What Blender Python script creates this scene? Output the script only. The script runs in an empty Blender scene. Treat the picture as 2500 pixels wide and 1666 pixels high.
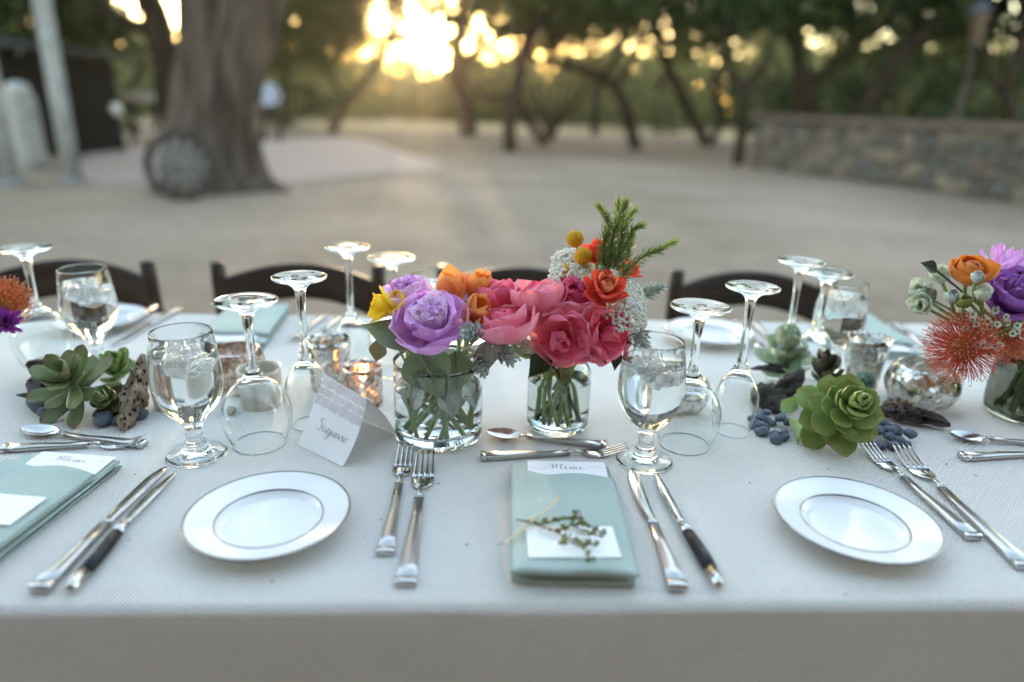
import bpy, bmesh, math, random
import numpy as np
from mathutils import Vector, Matrix, noise as mnoise
PI = math.pi
rad = math.radians
sc = bpy.context.scene
COL = sc.collection

# ------------------------------------------------------------------ camera, sky, sun, exposure
TILT, ROLL, FPX = rad(19.0), rad(1.65), 1694.0
CAM = Vector((0, 0, 1.225))
TZ = 0.75                       # table top
FW = Vector((0, math.cos(TILT), -math.sin(TILT)))
U0 = Vector((0, math.sin(TILT), math.cos(TILT)))
R0 = Vector((1, 0, 0))
RT = R0 * math.cos(ROLL) + U0 * math.sin(ROLL)
UP = U0 * math.cos(ROLL) - R0 * math.sin(ROLL)
cd = bpy.data.cameras.new('camera')
cam = bpy.data.objects.new('camera', cd); COL.objects.link(cam)
cam.matrix_world = Matrix(((RT.x, UP.x, -FW.x, CAM.x), (RT.y, UP.y, -FW.y, CAM.y), (RT.z, UP.z, -FW.z, CAM.z), (0, 0, 0, 1)))
cd.sensor_width = 36; cd.lens = FPX * 36 / 2500
cd.clip_start = 0.05; cd.clip_end = 600
cd.dof.use_dof = True; cd.dof.focus_distance = 0.96; cd.dof.aperture_fstop = 1.25
sc.camera = cam

SUN_EL, SUN_AZ = rad(5.0), rad(-7.2)          # azimuth from +Y towards +X
w = bpy.data.worlds.new('World'); sc.world = w; w.use_nodes = True
nt = w.node_tree; bg = nt.nodes['Background']
sky = nt.nodes.new('ShaderNodeTexSky'); sky.sky_type = 'NISHITA'; sky.sun_disc = False
sky.sun_elevation = SUN_EL; sky.sun_rotation = SUN_AZ
sky.air_density = 0.85; sky.dust_density = 0.6; sky.ozone_density = 0.14
nt.links.new(sky.outputs[0], bg.inputs[0]); bg.inputs[1].default_value = 0.15
sl = bpy.data.lights.new('sun', 'SUN'); sl.energy = 0.3; sl.angle = rad(0.6); sl.color = (1.0, 0.72, 0.40)
so = bpy.data.objects.new('sun', sl); COL.objects.link(so)
sdir = Vector((math.sin(SUN_AZ) * math.cos(SUN_EL), math.cos(SUN_AZ) * math.cos(SUN_EL), math.sin(SUN_EL)))
so.rotation_euler = sdir.to_track_quat('Z', 'Y').to_euler()
vs = sc.view_settings; vs.view_transform = 'Standard'; vs.look = 'None'; vs.gamma = 1
vs.exposure = 3.75
sc.cycles.max_bounces = 14; sc.cycles.transmission_bounces = 14; sc.cycles.transparent_max_bounces = 12
sc.cycles.diffuse_bounces = 4; sc.cycles.glossy_bounces = 6
sc.cycles.use_denoising = True; sc.cycles.sample_clamp_indirect = 8; sc.cycles.blur_glossy = 0.02

# ------------------------------------------------------------------ pixel -> place (2500 x 1666 photograph)
def ray(x, y): return FW + RT * ((x - 1250) / FPX) + UP * ((833 - y) / FPX)
def at(x, y, z=TZ):
    d = ray(x, y); return CAM + d * ((z - CAM.z) / d.z)
def atY(x, y, Y):
    d = ray(x, y); return CAM + d * (Y / d.y)
def gnd(x, y): return at(x, y, 0.0)

# ------------------------------------------------------------------ materials
MATS = {}
def M(name, c1, c2=None, scale=8, rough=.55, metal=0, bump=0, bscale=None, trl=0, spec=.5, sheen=0, detail=4, stretch=None, coat=0, lo=.35, hi=.65, sss=0, dist=.004):
    if name in MATS: return MATS[name]
    m = bpy.data.materials.new(name); m.use_nodes = True; MATS[name] = m
    n = m.node_tree.nodes; l = m.node_tree.links; b = n['Principled BSDF']
    b.inputs['Roughness'].default_value = rough; b.inputs['Metallic'].default_value = metal
    b.inputs['Specular IOR Level'].default_value = spec
    if sheen: b.inputs['Sheen Weight'].default_value = sheen
    if coat: b.inputs['Coat Weight'].default_value = coat; b.inputs['Coat Roughness'].default_value = .05
    tc = n.new('ShaderNodeTexCoord'); src = tc.outputs['Object']
    if stretch:
        mp = n.new('ShaderNodeMapping'); mp.inputs['Scale'].default_value = stretch
        l.new(src, mp.inputs[0]); src = mp.outputs[0]
    col = None
    nz = n.new('ShaderNodeTexNoise'); nz.inputs['Scale'].default_value = scale; nz.inputs['Detail'].default_value = detail
    l.new(src, nz.inputs['Vector'])
    r = n.new('ShaderNodeValToRGB'); c2 = c2 or tuple(x * .82 for x in c1)
    r.color_ramp.elements[0].position = lo; r.color_ramp.elements[1].position = hi
    r.color_ramp.elements[0].color = (*c1, 1); r.color_ramp.elements[1].color = (*c2, 1)
    l.new(nz.outputs[0], r.inputs[0]); col = r.outputs[0]
    l.new(col, b.inputs['Base Color'])
    if bump:
        nb = n.new('ShaderNodeTexNoise'); nb.inputs['Scale'].default_value = bscale or scale * 4; nb.inputs['Detail'].default_value = 6
        l.new(src, nb.inputs['Vector'])
        bp = n.new('ShaderNodeBump'); bp.inputs['Strength'].default_value = bump; bp.inputs['Distance'].default_value = dist
        l.new(nb.outputs[0], bp.inputs['Height']); l.new(bp.outputs[0], b.inputs['Normal'])
    if trl:
        t = n.new('ShaderNodeBsdfTranslucent'); l.new(col, t.inputs[0])
        mx = n.new('ShaderNodeMixShader'); mx.inputs[0].default_value = trl
        l.new(b.outputs[0], mx.inputs[1]); l.new(t.outputs[0], mx.inputs[2])
        l.new(mx.outputs[0], n['Material Output'].inputs[0])
    return m
def glass_mat(name, ior=1.47, color=(1, 1, 1), rough=0.0):
    if name in MATS: return MATS[name]
    m = bpy.data.materials.new(name); m.use_nodes = True; MATS[name] = m
    n = m.node_tree.nodes; n.remove(n['Principled BSDF'])
    g = n.new('ShaderNodeBsdfGlass'); g.inputs['IOR'].default_value = ior; g.inputs['Color'].default_value = (*color, 1); g.inputs['Roughness'].default_value = rough
    m.node_tree.links.new(g.outputs[0], n['Material Output'].inputs[0]); return m
GLASS = glass_mat('clear_glass', 1.46, (.985, .995, .99))
WATER = glass_mat('water', 1.33, (.99, .995, 1))
ICE = M('ice_white', (.86, .88, .90), (.78, .80, .83), 90, rough=.25, trl=.5, spec=.6)
n_ = ICE.node_tree.nodes; g_ = n_.new('ShaderNodeBsdfGlass'); g_.inputs['IOR'].default_value = 1.12; g_.inputs['Roughness'].default_value = .1; x_ = n_.new('ShaderNodeMixShader'); x_.inputs[0].default_value = .72
old_ = n_['Material Output'].inputs[0].links[0].from_socket; ICE.node_tree.links.new(old_, x_.inputs[1]); ICE.node_tree.links.new(g_.outputs[0], x_.inputs[2]); ICE.node_tree.links.new(x_.outputs[0], n_['Material Output'].inputs[0])
JARG = glass_mat('jar_glass', 1.46, (.93, .95, .94))
def mercury(name, tint):
    m = bpy.data.materials.new(name); m.use_nodes = True; MATS[name] = m
    n = m.node_tree.nodes; l = m.node_tree.links; b = n['Principled BSDF']
    b.inputs['Metallic'].default_value = 1; b.inputs['Roughness'].default_value = .16
    tc = n.new('ShaderNodeTexCoord'); v = n.new('ShaderNodeTexNoise'); v.inputs['Scale'].default_value = 160; v.inputs['Detail'].default_value = 5
    l.new(tc.outputs['Object'], v.inputs['Vector'])
    r = n.new('ShaderNodeValToRGB'); r.color_ramp.elements[0].position = .38; r.color_ramp.elements[1].position = .58
    r.color_ramp.elements[0].color = (*[x * .62 for x in tint], 1); r.color_ramp.elements[1].color = (*tint, 1)
    l.new(v.outputs[0], r.inputs[0]); l.new(r.outputs[0], b.inputs['Base Color'])
    v2 = n.new('ShaderNodeTexVoronoi'); v2.inputs['Scale'].default_value = 120; l.new(tc.outputs['Object'], v2.inputs['Vector'])
    bp = n.new('ShaderNodeBump'); bp.inputs['Strength'].default_value = .28; bp.inputs['Distance'].default_value = .003
    l.new(v2.outputs[0], bp.inputs['Height']); l.new(bp.outputs[0], b.inputs['Normal'])
    g = n.new('ShaderNodeBsdfGlass'); g.inputs['IOR'].default_value = 1.2; g.inputs['Roughness'].default_value = .08
    g.inputs['Color'].default_value = (*[min(1, .55 + .45 * x) for x in tint], 1)
    v3 = n.new('ShaderNodeTexNoise'); v3.inputs['Scale'].default_value = 75; v3.inputs['Detail'].default_value = 6; l.new(tc.outputs['Object'], v3.inputs['Vector'])
    r3 = n.new('ShaderNodeValToRGB'); r3.color_ramp.elements[0].position = .46; r3.color_ramp.elements[1].position = .60
    l.new(v3.outputs[0], r3.inputs[0])
    mx = n.new('ShaderNodeMixShader'); l.new(r3.outputs[0], mx.inputs[0]); l.new(b.outputs[0], mx.inputs[1]); l.new(g.outputs[0], mx.inputs[2])
    l.new(mx.outputs[0], n['Material Output'].inputs[0]); return m
MERC = mercury('mercury_silver', (.86, .84, .80)); MERCR = mercury('mercury_rose', (.82, .68, .60))
def emis(name, col, s):
    m = bpy.data.materials.new(name); m.use_nodes = True; n = m.node_tree.nodes; n.remove(n['Principled BSDF'])
    e = n.new('ShaderNodeEmission'); e.inputs[0].default_value = (*col, 1); e.inputs[1].default_value = s
    m.node_tree.links.new(e.outputs[0], n['Material Output'].inputs[0]); return m

STEEL = M('steel', (.58, .57, .56), (.50, .49, .48), 40, rough=.17, metal=1)
STEELB = M('brushed_steel', (.52, .51, .50), (.44, .43, .42), 60, rough=.28, metal=1, stretch=(1, .1, 1))
BLACKH = M('black_handle', (.006, .006, .008), (.010, .010, .012), 60, rough=.38, spec=.3)
PORC = M('porcelain', (.80, .80, .815), (.78, .78, .795), 12, rough=.16, coat=.3)
PLAT = M('platinum_line', (.30, .285, .28), (.24, .225, .22), 50, rough=.28, metal=1)
PAPER = M('paper', (.88, .87, .90), (.86, .85, .88), 30, rough=.85, spec=.2, bump=.05, bscale=400)
IVORYP = M('ivory_paper', (.88, .88, .87), (.85, .85, .83), 30, rough=.85, spec=.2)
INKR = M('plum_ink', (.20, .06, .09), rough=.6)
INKG = M('grey_ink', (.20, .18, .19), rough=.6)
INKT = M('tan_ink', (.55, .47, .40), rough=.6)
WASH = M('blush_wash', (.62, .55, .56), (.74, .70, .72), 60, rough=.85, spec=.2, stretch=(1, 1, .3))
def linen(name, c1, c2, k):
    m = M(name, c1, c2, 14, rough=.9, spec=.15, sheen=.25, lo=.3, hi=.7)
    n = m.node_tree.nodes; l = m.node_tree.links; b = n['Principled BSDF']
    tc = n.new('ShaderNodeTexCoord'); sp = n.new('ShaderNodeSeparateXYZ')
    wob = n.new('ShaderNodeTexNoise'); wob.inputs['Scale'].default_value = 35; wob.inputs['Detail'].default_value = 3; l.new(tc.outputs['Object'], wob.inputs['Vector'])
    l.new(tc.outputs['Object'], sp.inputs[0])
    def op(o, a, bb=None, v=None):
        q = n.new('ShaderNodeMath'); q.operation = o; l.new(a, q.inputs[0])
        if bb is not None: l.new(bb, q.inputs[1])
        if v is not None: q.inputs[1].default_value = v
        return q.outputs[0]
    wb = op('MULTIPLY', wob.outputs[0], v=2.2)
    a = op('SINE', op('ADD', op('MULTIPLY', sp.outputs[0], v=k), wb))
    yz = op('ADD', sp.outputs[1], sp.outputs[2])
    c = op('SINE', op('ADD', op('MULTIPLY', yz, v=k), wb))
    s = op('MULTIPLY', a, c)
    fine = n.new('ShaderNodeTexNoise'); fine.inputs['Scale'].default_value = 320; fine.inputs['Detail'].default_value = 3; l.new(tc.outputs['Object'], fine.inputs['Vector'])
    hgt = op('ADD', op('MULTIPLY', s, v=.8), fine.outputs[0])
    bp = n.new('ShaderNodeBump'); bp.inputs['Strength'].default_value = .8; bp.inputs['Distance'].default_value = .0016
    l.new(hgt, bp.inputs['Height']); l.new(bp.outputs[0], b.inputs['Normal'])
    # slubby threads: colour scaled by weave height, darker in the hollows
    mr = n.new('ShaderNodeMapRange'); mr.inputs['From Min'].default_value = -.3; mr.inputs['From Max'].default_value = 1.2
    mr.inputs['To Min'].default_value = .68; mr.inputs['To Max'].default_value = 1.12; l.new(hgt, mr.inputs[0])
    old = b.inputs['Base Color'].links[0].from_socket
    mm = n.new('ShaderNodeVectorMath'); mm.operation = 'SCALE'; l.new(old, mm.inputs[0]); l.new(mr.outputs[0], mm.inputs['Scale'])
    l.new(mm.outputs[0], b.inputs['Base Color'])
    return m
LINEN = linen('table_linen', (.88, .845, .81), (.84, .805, .77), 1500)
TEAL = linen('napkin_linen', (.66, .80, .755), (.60, .745, .705), 2600)
DWOOD = M('dark_wood', (.017, .0095, .007), (.030, .016, .011), 6, rough=.5, spec=.35, stretch=(1, 6, 6), bump=.1)
GREENSTEM = M('stem_green', (.24, .34, .10), (.32, .42, .15), 25, rough=.5, trl=.1)
LEAFD = M('leaf_dark', (.035, .075, .03), (.05, .10, .035), 30, rough=.4, trl=.2)
FUZZ = M('leaf_fuzzy', (.32, .42, .27), (.25, .35, .20), 45, rough=.95, spec=.1, sheen=.35, trl=.15, bump=.4, bscale=260)
DUSTY = M('dusty_grey', (.58, .63, .60), (.47, .53, .50), 60, rough=.95, spec=.1, sheen=.8, trl=.15)

# ------------------------------------------------------------------ objects
def tag(o, label=None, cat=None, group=None, kind=None):
    if label: o['label'] = label
    if cat: o['category'] = cat
    if group: o['group'] = group
    if kind: o['kind'] = kind
    return o
def thing(name, label, cat, loc=(0, 0, 0), rz=0, group=None, up=None):
    o = bpy.data.objects.new(name, None); COL.objects.link(o); o.location = loc; o.empty_display_size = .02
    if up is not None: o.rotation_euler = (Vector(up).to_track_quat('Z', 'Y').to_matrix() @ Matrix.Rotation(rz, 3, 'Z')).to_euler()
    else: o.rotation_euler = (0, 0, rz)
    return tag(o, label, cat, group)
def loc_mat(o):
    return Matrix.LocRotScale(o.location, o.rotation_euler, o.scale)
def add(name, me, m, parent=None, loc=None, rot=None, scale=None):
    o = bpy.data.objects.new(name, me); COL.objects.link(o)
    if m is not None and len(me.materials) == 0: me.materials.append(m)
    if parent: o.parent = parent
    if loc is not None: o.location = loc
    if rot is not None: o.rotation_euler = rot
    if scale is not None: o.scale = scale if hasattr(scale, '__len__') else (scale,) * 3
    return o
def copy_tree(o, parent=None):
    c = o.copy(); COL.objects.link(c); c.parent = parent
    for ch in list(o.children): copy_tree(ch, c)
    return c
class MB:
    def __init__(s): s.v = []; s.f = []; s.m = []
    def face(s, idx, mi=0): s.f.append(idx); s.m.append(mi)
    def grid(s, pts, nu, nv, cu=False, cv=False, mi=0):
        b = len(s.v); s.v += [tuple(p) for p in pts]
        for i in range(nu if cu else nu - 1):
            for j in range(nv if cv else nv - 1):
                i2 = (i + 1) % nu; j2 = (j + 1) % nv
                s.face((b + i * nv + j, b + i * nv + j2, b + i2 * nv + j2, b + i2 * nv + j), mi)
    def lathe(s, prof, seg=40, mi=0, c=(0, 0, 0)):
        pts = [(c[0] + r * math.cos(2 * PI * k / seg), c[1] + r * math.sin(2 * PI * k / seg), c[2] + z) for r, z in prof for k in range(seg)]
        s.grid(pts, len(prof), seg, cv=True, mi=mi)
    def tube(s, pts, radii, seg=8, cap=True, mi=0):
        pts = [Vector(p) for p in pts]; n = len(pts); b = len(s.v)
        if not hasattr(radii, '__len__'): radii = [radii] * n
        t0 = (pts[1] - pts[0]).normalized(); ref = Vector((0, 0, 1)) if abs(t0.z) < .9 else Vector((1, 0, 0))
        x = t0.cross(ref).normalized()
        for i in range(n):
            t = (pts[min(i + 1, n - 1)] - pts[max(i - 1, 0)]).normalized()
            x = (x - t * x.dot(t)).normalized(); y = t.cross(x)
            for k in range(seg):
                a = 2 * PI * k / seg; s.v.append(tuple(pts[i] + (x * math.cos(a) + y * math.sin(a)) * radii[i]))
        for i in range(n - 1):
            for k in range(seg):
                k2 = (k + 1) % seg; s.face((b + i * seg + k, b + i * seg + k2, b + (i + 1) * seg + k2, b + (i + 1) * seg + k), mi)
        if cap:
            s.face(tuple(b + k for k in reversed(range(seg))), mi); s.face(tuple(b + (n - 1) * seg + k for k in range(seg)), mi)
    def loft(s, secs, bev=.3, mi=0):
        """secs: (cx,cy,cz, half width along x, half thickness along z) swept along y: rounded rectangles"""
        b = len(s.v)
        for cx, cy, cz, hw, ht in secs:
            e = min(hw, ht) * bev
            for px, pz in ((hw, -ht + e), (hw, ht - e), (hw - e, ht), (-hw + e, ht), (-hw, ht - e), (-hw, -ht + e), (-hw + e, -ht), (hw - e, -ht)):
                s.v.append((cx + px, cy, cz + pz))
        for i in range(len(secs) - 1):
            for k in range(8):
                k2 = (k + 1) % 8; s.face((b + i * 8 + k, b + i * 8 + k2, b + (i + 1) * 8 + k2, b + (i + 1) * 8 + k), mi)
        s.face(tuple(b + k for k in reversed(range(8))), mi); s.face(tuple(b + (len(secs) - 1) * 8 + k for k in range(8)), mi)
    def box(s, c, h, bev=.0, mi=0):
        cx, cy, cz = c; hx, hy, hz = h
        if bev:
            s.loft([(cx, cy - hy, cz, hx - bev, hz - bev), (cx, cy - hy + bev, cz, hx, hz), (cx, cy + hy - bev, cz, hx, hz), (cx, cy + hy, cz, hx - bev, hz - bev)], bev=min(.9, bev / min(hx, hz)), mi=mi); return
        b = len(s.v)
        s.v += [(cx + x * hx, cy + y * hy, cz + z * hz) for x in (-1, 1) for y in (-1, 1) for z in (-1, 1)]
        for q in ((0, 1, 3, 2), (4, 6, 7, 5), (0, 4, 5, 1), (2, 3, 7, 6), (0, 2, 6, 4), (1, 5, 7, 3)): s.face(tuple(b + k for k in q), mi)
    def blob(s, c, r, seed=0, amp=.2, freq=2, sub=2, sc3=(1, 1, 1), mi=0):
        bm = bmesh.new(); bmesh.ops.create_icosphere(bm, subdivisions=sub, radius=1); b = len(s.v)
        for v in bm.verts:
            k = 1 + amp * mnoise.noise(v.co * freq + Vector((seed * 7.3, seed * 3.1, seed)))
            s.v.append((c[0] + v.co.x * r * k * sc3[0], c[1] + v.co.y * r * k * sc3[1], c[2] + v.co.z * r * k * sc3[2]))
        for f in bm.faces: s.face(tuple(b + v.index for v in f.verts), mi)
        bm.free()
    def xf(s, mtx): s.v = [tuple(mtx @ Vector(p)) for p in s.v]; return s
    def mesh(s, name, mats=None, smooth=True):
        me = bpy.data.meshes.new(name); me.from_pydata(s.v, [], s.f)
        if smooth: me.polygons.foreach_set('use_smooth', [True] * len(me.polygons))
        if mats:
            for m in mats: me.materials.append(m)
            me.polygons.foreach_set('material_index', s.m)
        me.update(); return me
    def build(s, name, m, parent=None, smooth=True, **k):
        ms = m if isinstance(m, (list, tuple)) else None
        me = s.mesh(name, ms, smooth)
        return add(name, me, None if ms else m, parent, **k)
def fixn(o):
    bm = bmesh.new(); bm.from_mesh(o.data); bmesh.ops.remove_doubles(bm, verts=bm.verts, dist=1e-6); bmesh.ops.recalc_face_normals(bm, faces=bm.faces); bm.to_mesh(o.data); bm.free(); return o
def spline(pts, n=4):
    pts = [Vector(p) for p in pts]; out = []
    P = [pts[0] * 2 - pts[1]] + pts + [pts[-1] * 2 - pts[-2]]
    for i in range(1, len(P) - 2):
        a, b, c, d = P[i - 1:i + 3]
        for k in range(n):
            t = k / n
            out.append(.5 * ((2 * b) + (c - a) * t + (2 * a - 5 * b + 4 * c - d) * t * t + (3 * b - a - 3 * c + d) * t ** 3))
    out.append(pts[-1]); return out
def sprof(p, n=4): return [(max(0, q.x), q.y) for q in spline([(a, b, 0) for a, b in p], n)]
def lerp(a, b, t): return a + (b - a) * t

# ================================================================== SETTING
def ground_material():
    m = bpy.data.materials.new('dirt'); m.use_nodes = True; n = m.node_tree.nodes; l = m.node_tree.links; b = n['Principled BSDF']
    b.inputs['Roughness'].default_value = .95; b.inputs['Specular IOR Level'].default_value = .15
    tc = n.new('ShaderNodeTexCoord')
    def nz(s, d=5):
        q = n.new('ShaderNodeTexNoise'); q.inputs['Scale'].default_value = s; q.inputs['Detail'].default_value = d; l.new(tc.outputs['Object'], q.inputs['Vector']); return q.outputs[0]
    def ramp(src, p0, c0, p1, c1):
        r = n.new('ShaderNodeValToRGB'); e = r.color_ramp.elements; e[0].position = p0; e[1].position = p1; e[0].color = (*c0, 1); e[1].color = (*c1, 1); l.new(src, r.inputs[0]); return r.outputs[0]
    def mix(f, a, bb):
        x = n.new('ShaderNodeMix'); x.data_type = 'RGBA'; l.new(f, x.inputs[0]); l.new(a, x.inputs[6]); l.new(bb, x.inputs[7]); return x.outputs[2]
    dirt = ramp(nz(.38), .40, (.215, .163, .122), .62, (.35, .272, .21))
    grit = ramp(nz(5, 10), .3, (.17, .133, .104), .7, (.345, .277, .223))
    x = n.new('ShaderNodeMix'); x.data_type = 'RGBA'; x.inputs[0].default_value = .4; l.new(dirt, x.inputs[6]); l.new(grit, x.inputs[7]); base = x.outputs[2]
    litter = ramp(nz(3, 8), .35, (.13, .095, .072), .65, (.205, .155, .118))
    straw = ramp(nz(1.2, 8), .35, (.42, .28, .15), .65, (.34, .27, .15))
    sp = n.new('ShaderNodeSeparateXYZ'); l.new(tc.outputs['Object'], sp.inputs[0])
    def band(a, bb, k):
        q = n.new('ShaderNodeMath'); q.operation = 'MULTIPLY_ADD'; l.new(nz(.22, 4), q.inputs[0]); q.inputs[1].default_value = k; l.new(sp.outputs[1], q.inputs[2])
        r = n.new('ShaderNodeMapRange'); r.inputs['From Min'].default_value = a; r.inputs['From Max'].default_value = bb; l.new(q.outputs[0], r.inputs[0]); return r.outputs[0]
    c = mix(band(17.5, 20.5, 4), base, litter); c = mix(band(31, 36, 6), c, straw)
    l.new(c, b.inputs['Base Color'])
    bp = n.new('ShaderNodeBump'); bp.inputs['Strength'].default_value = .5; bp.inputs['Distance'].default_value = .02; l.new(nz(25, 8), bp.inputs['Height']); l.new(bp.outputs[0], b.inputs['Normal'])
    return m
g = MB(); N = 60
def gz(x, y):
    d = max(0, y - 12); return .05 * math.sin(x * .35 + 1) * math.sin(y * .22) * min(1, d / 8)
xs = [math.copysign(abs(t) ** 2.2, t) * 120 for t in np.linspace(-1, 1, N)]
ys = [12 + math.copysign(abs(t) ** 2.2, t) * 120 for t in np.linspace(-1, 1, N)]
g.grid([(x, y, gz(x, y)) for x in xs for y in ys], N, N)
tag(fixn(g.build('ground', ground_material())), 'pale sandy dirt ground turning to brown leaf litter under the trees', 'ground', kind='structure')
# pinkish path
PATHM = M('path_brick', (.31, .235, .21), (.36, .28, .25), 3, rough=.95, bump=.3, bscale=40, detail=8)
pp = [gnd(*q) for q in ((215, 372), (560, 352), (855, 343), (1000, 378), (1075, 408), (900, 425), (640, 452), (430, 448), (200, 440))]
b = MB(); ctr = sum(pp, Vector()) / len(pp)
ring = spline(pp + [pp[0]], 6)[:-1]
outer = [q + (q - ctr).normalized() * .03 for q in ring]
b.v = [(q.x, q.y, gz(q.x, q.y) + .018) for q in ring] + [(ctr.x, ctr.y, gz(ctr.x, ctr.y) + .022)] + [(q.x, q.y, gz(q.x, q.y) - .06) for q in outer]
K = len(ring)
for i in range(K): b.face((i, (i + 1) % K, K)); b.face((i, K + 1 + i, K + 1 + (i + 1) % K, (i + 1) % K))
tag(fixn(b.build('path', PATHM, smooth=False)), 'pinkish packed path running behind the big tree trunk', 'path', kind='structure')

# ------------------------------------------------------------------ trees
BARK = M('bark_grey', (.125, .098, .080), (.042, .032, .026), 5, rough=.95, spec=.1, bump=1, bscale=11, stretch=(1, 1, .16), detail=8, dist=.06)
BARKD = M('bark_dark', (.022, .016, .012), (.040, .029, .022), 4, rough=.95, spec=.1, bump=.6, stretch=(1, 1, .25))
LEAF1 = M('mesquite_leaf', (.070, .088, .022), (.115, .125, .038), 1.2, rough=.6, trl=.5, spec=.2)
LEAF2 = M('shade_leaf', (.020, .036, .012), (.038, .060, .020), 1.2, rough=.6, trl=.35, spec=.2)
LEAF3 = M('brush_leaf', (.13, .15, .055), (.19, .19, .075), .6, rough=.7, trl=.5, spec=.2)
def leaf_mesh(name, centers, sizes, mats, seed=0, asp=.5, mi=None):
    rng = np.random.default_rng(seed); n = len(centers); c = np.asarray(centers, float); s = np.asarray(sizes, float)[:, None]
    a = rng.normal(size=(n, 3)); a /= np.linalg.norm(a, axis=1)[:, None]
    bb = rng.normal(size=(n, 3)); bb -= a * (a * bb).sum(1)[:, None]; bb /= np.linalg.norm(bb, axis=1)[:, None]
    v = np.empty((n, 4, 3)); v[:, 0] = c - a * s; v[:, 1] = c + bb * s * asp - a * s * .1; v[:, 2] = c + a * s; v[:, 3] = c - bb * s * asp - a * s * .1
    me = bpy.data.meshes.new(name); me.vertices.add(n * 4); me.vertices.foreach_set('co', v.reshape(-1))
    me.loops.add(n * 4); me.loops.foreach_set('vertex_index', np.arange(n * 4)); me.polygons.add(n)
    me.polygons.foreach_set('loop_start', np.arange(n) * 4); me.polygons.foreach_set('loop_total', np.full(n, 4))
    for m in mats: me.materials.append(m)
    if mi is not None: me.polygons.foreach_set('material_index', mi)
    me.update(); me.validate(); return me
SUNR = ray(1040, 85).normalized()
def crown_points(ells, n, clump, sig, seed, gap=True):
    rng = np.random.default_rng(seed); pts = []
    vol = np.array([e[1][0] * e[1][1] * e[1][2] for e in ells]); vol = vol / vol.sum()
    for (c, r), f in zip(ells, vol):
        k = max(3, int(clump * f)); d = rng.normal(size=(k, 3)); d /= np.linalg.norm(d, axis=1)[:, None]
        cc = np.array(c) + d * np.array(r) * (rng.uniform(.25, 1, (k, 1)) ** .6)
        m = int(n * f); idx = rng.integers(0, k, m)
        pts.append(cc[idx] + rng.normal(size=(m, 3)) * sig * rng.uniform(.5, 1.3, (k, 1))[idx])
    p = np.concatenate(pts)
    if gap:                                            # the opening between the crowns through which the low sun shines
        q = p - np.array(CAM); t = q @ np.array(SUNR); off = q - t[:, None] * np.array(SUNR)
        off[:, 0] *= .8
        wv = .018 + .008 * np.sin(np.arctan2(off[:, 2], off[:, 0]) * 3 + 1) + .010 * np.sin(np.arctan2(off[:, 2], off[:, 0]) * 7)
        keep = np.linalg.norm(off, axis=1) > wv * t + rng.normal(size=len(p)) * .10
        p = p[keep]
    return p[p[:, 2] > .9]
def limb(b, pts, r0, r1, seg=9):
    q = spline(pts, 4); n = len(q)
    b.tube([p + Vector((mnoise.noise(p * 1.3), mnoise.noise(p * 1.3 + Vector((5, 5, 5))), 0)) * r0 * .35 for p in q], [lerp(r0, r1, i / (n - 1)) * (1 + .12 * mnoise.noise(p * 2.1)) for i, p in enumerate(q)], seg)
def tree(label, limbs, ells, n, leafmat, seed, size=.115, bark=BARKD, clump=40, sig=.38, name='mesquite_tree', group='trees around the clearing'):
    """limbs: [(list of world points, r0, r1)]; ells: crown ellipsoids (centre, radii)"""
    base = limbs[0][0][0]
    root = thing(name, label, 'tree', (base.x, base.y, gz(base.x, base.y)), group=group)
    inv = Matrix.Translation(-root.location)
    for k, (pts, r0, r1) in enumerate(limbs):
        b = MB(); pts = [Vector(p) for p in pts]
        if k == 0: pts[0].z = gz(pts[0].x, pts[0].y) - .15
        limb(b, pts, r0, r1); b.xf(inv); fixn(b.build('trunk' if k == 0 else 'limb', bark, root))
    rng = random.Random(seed)
    for c, r in ells[:3]:                              # boughs reaching into the crown
        top = limbs[0][0][-1]
        for q in range(3):
            e = Vector(c) + Vector((rng.uniform(-1, 1) * r[0], rng.uniform(-1, 1) * r[1], rng.uniform(-.6, .8) * r[2])) * .8
            b = MB(); limb(b, [Vector(top), (Vector(top) + e) / 2 + Vector((0, 0, .25)), e], limbs[0][2] * .8, .03, 6); b.xf(inv); b.build('bough', bark, root)
    hi = [((c[0] + .6, c[1] + .5, c[2] + r[2] + 2.0), (r[0] * 1.15, r[1] * 1.1, 2.0)) for c, r in ells[:2] if c[2] < 5.6]
    up_pts = crown_points(hi, int(n * .8), int(clump * 1.8), sig * .8, seed + 500) - np.array(root.location)
    p = crown_points(ells, int(n * 1.45), int(clump * 2.4), sig * .70, seed) - np.array(root.location)
    p = np.concatenate([p, up_pts]); mi = np.random.default_rng(seed + 1).integers(0, 4, len(p)) // 3
    o = add('crown', leaf_mesh('crown', p, np.random.default_rng(seed).uniform(.6, 1.3, len(p)) * size, [leafmat, LEAF1 if leafmat != LEAF1 else LEAF2], seed, mi=mi), None, root)
    o['kind'] = 'stuff'
    return root
def L(Y, *px): return [atY(x, y, Y) for x, y in px]
def upto(pts, dz, dx=0, dy=0):
    a = Vector(pts[-1]); return list(pts) + [a + Vector((dx, dy, dz))]
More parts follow.
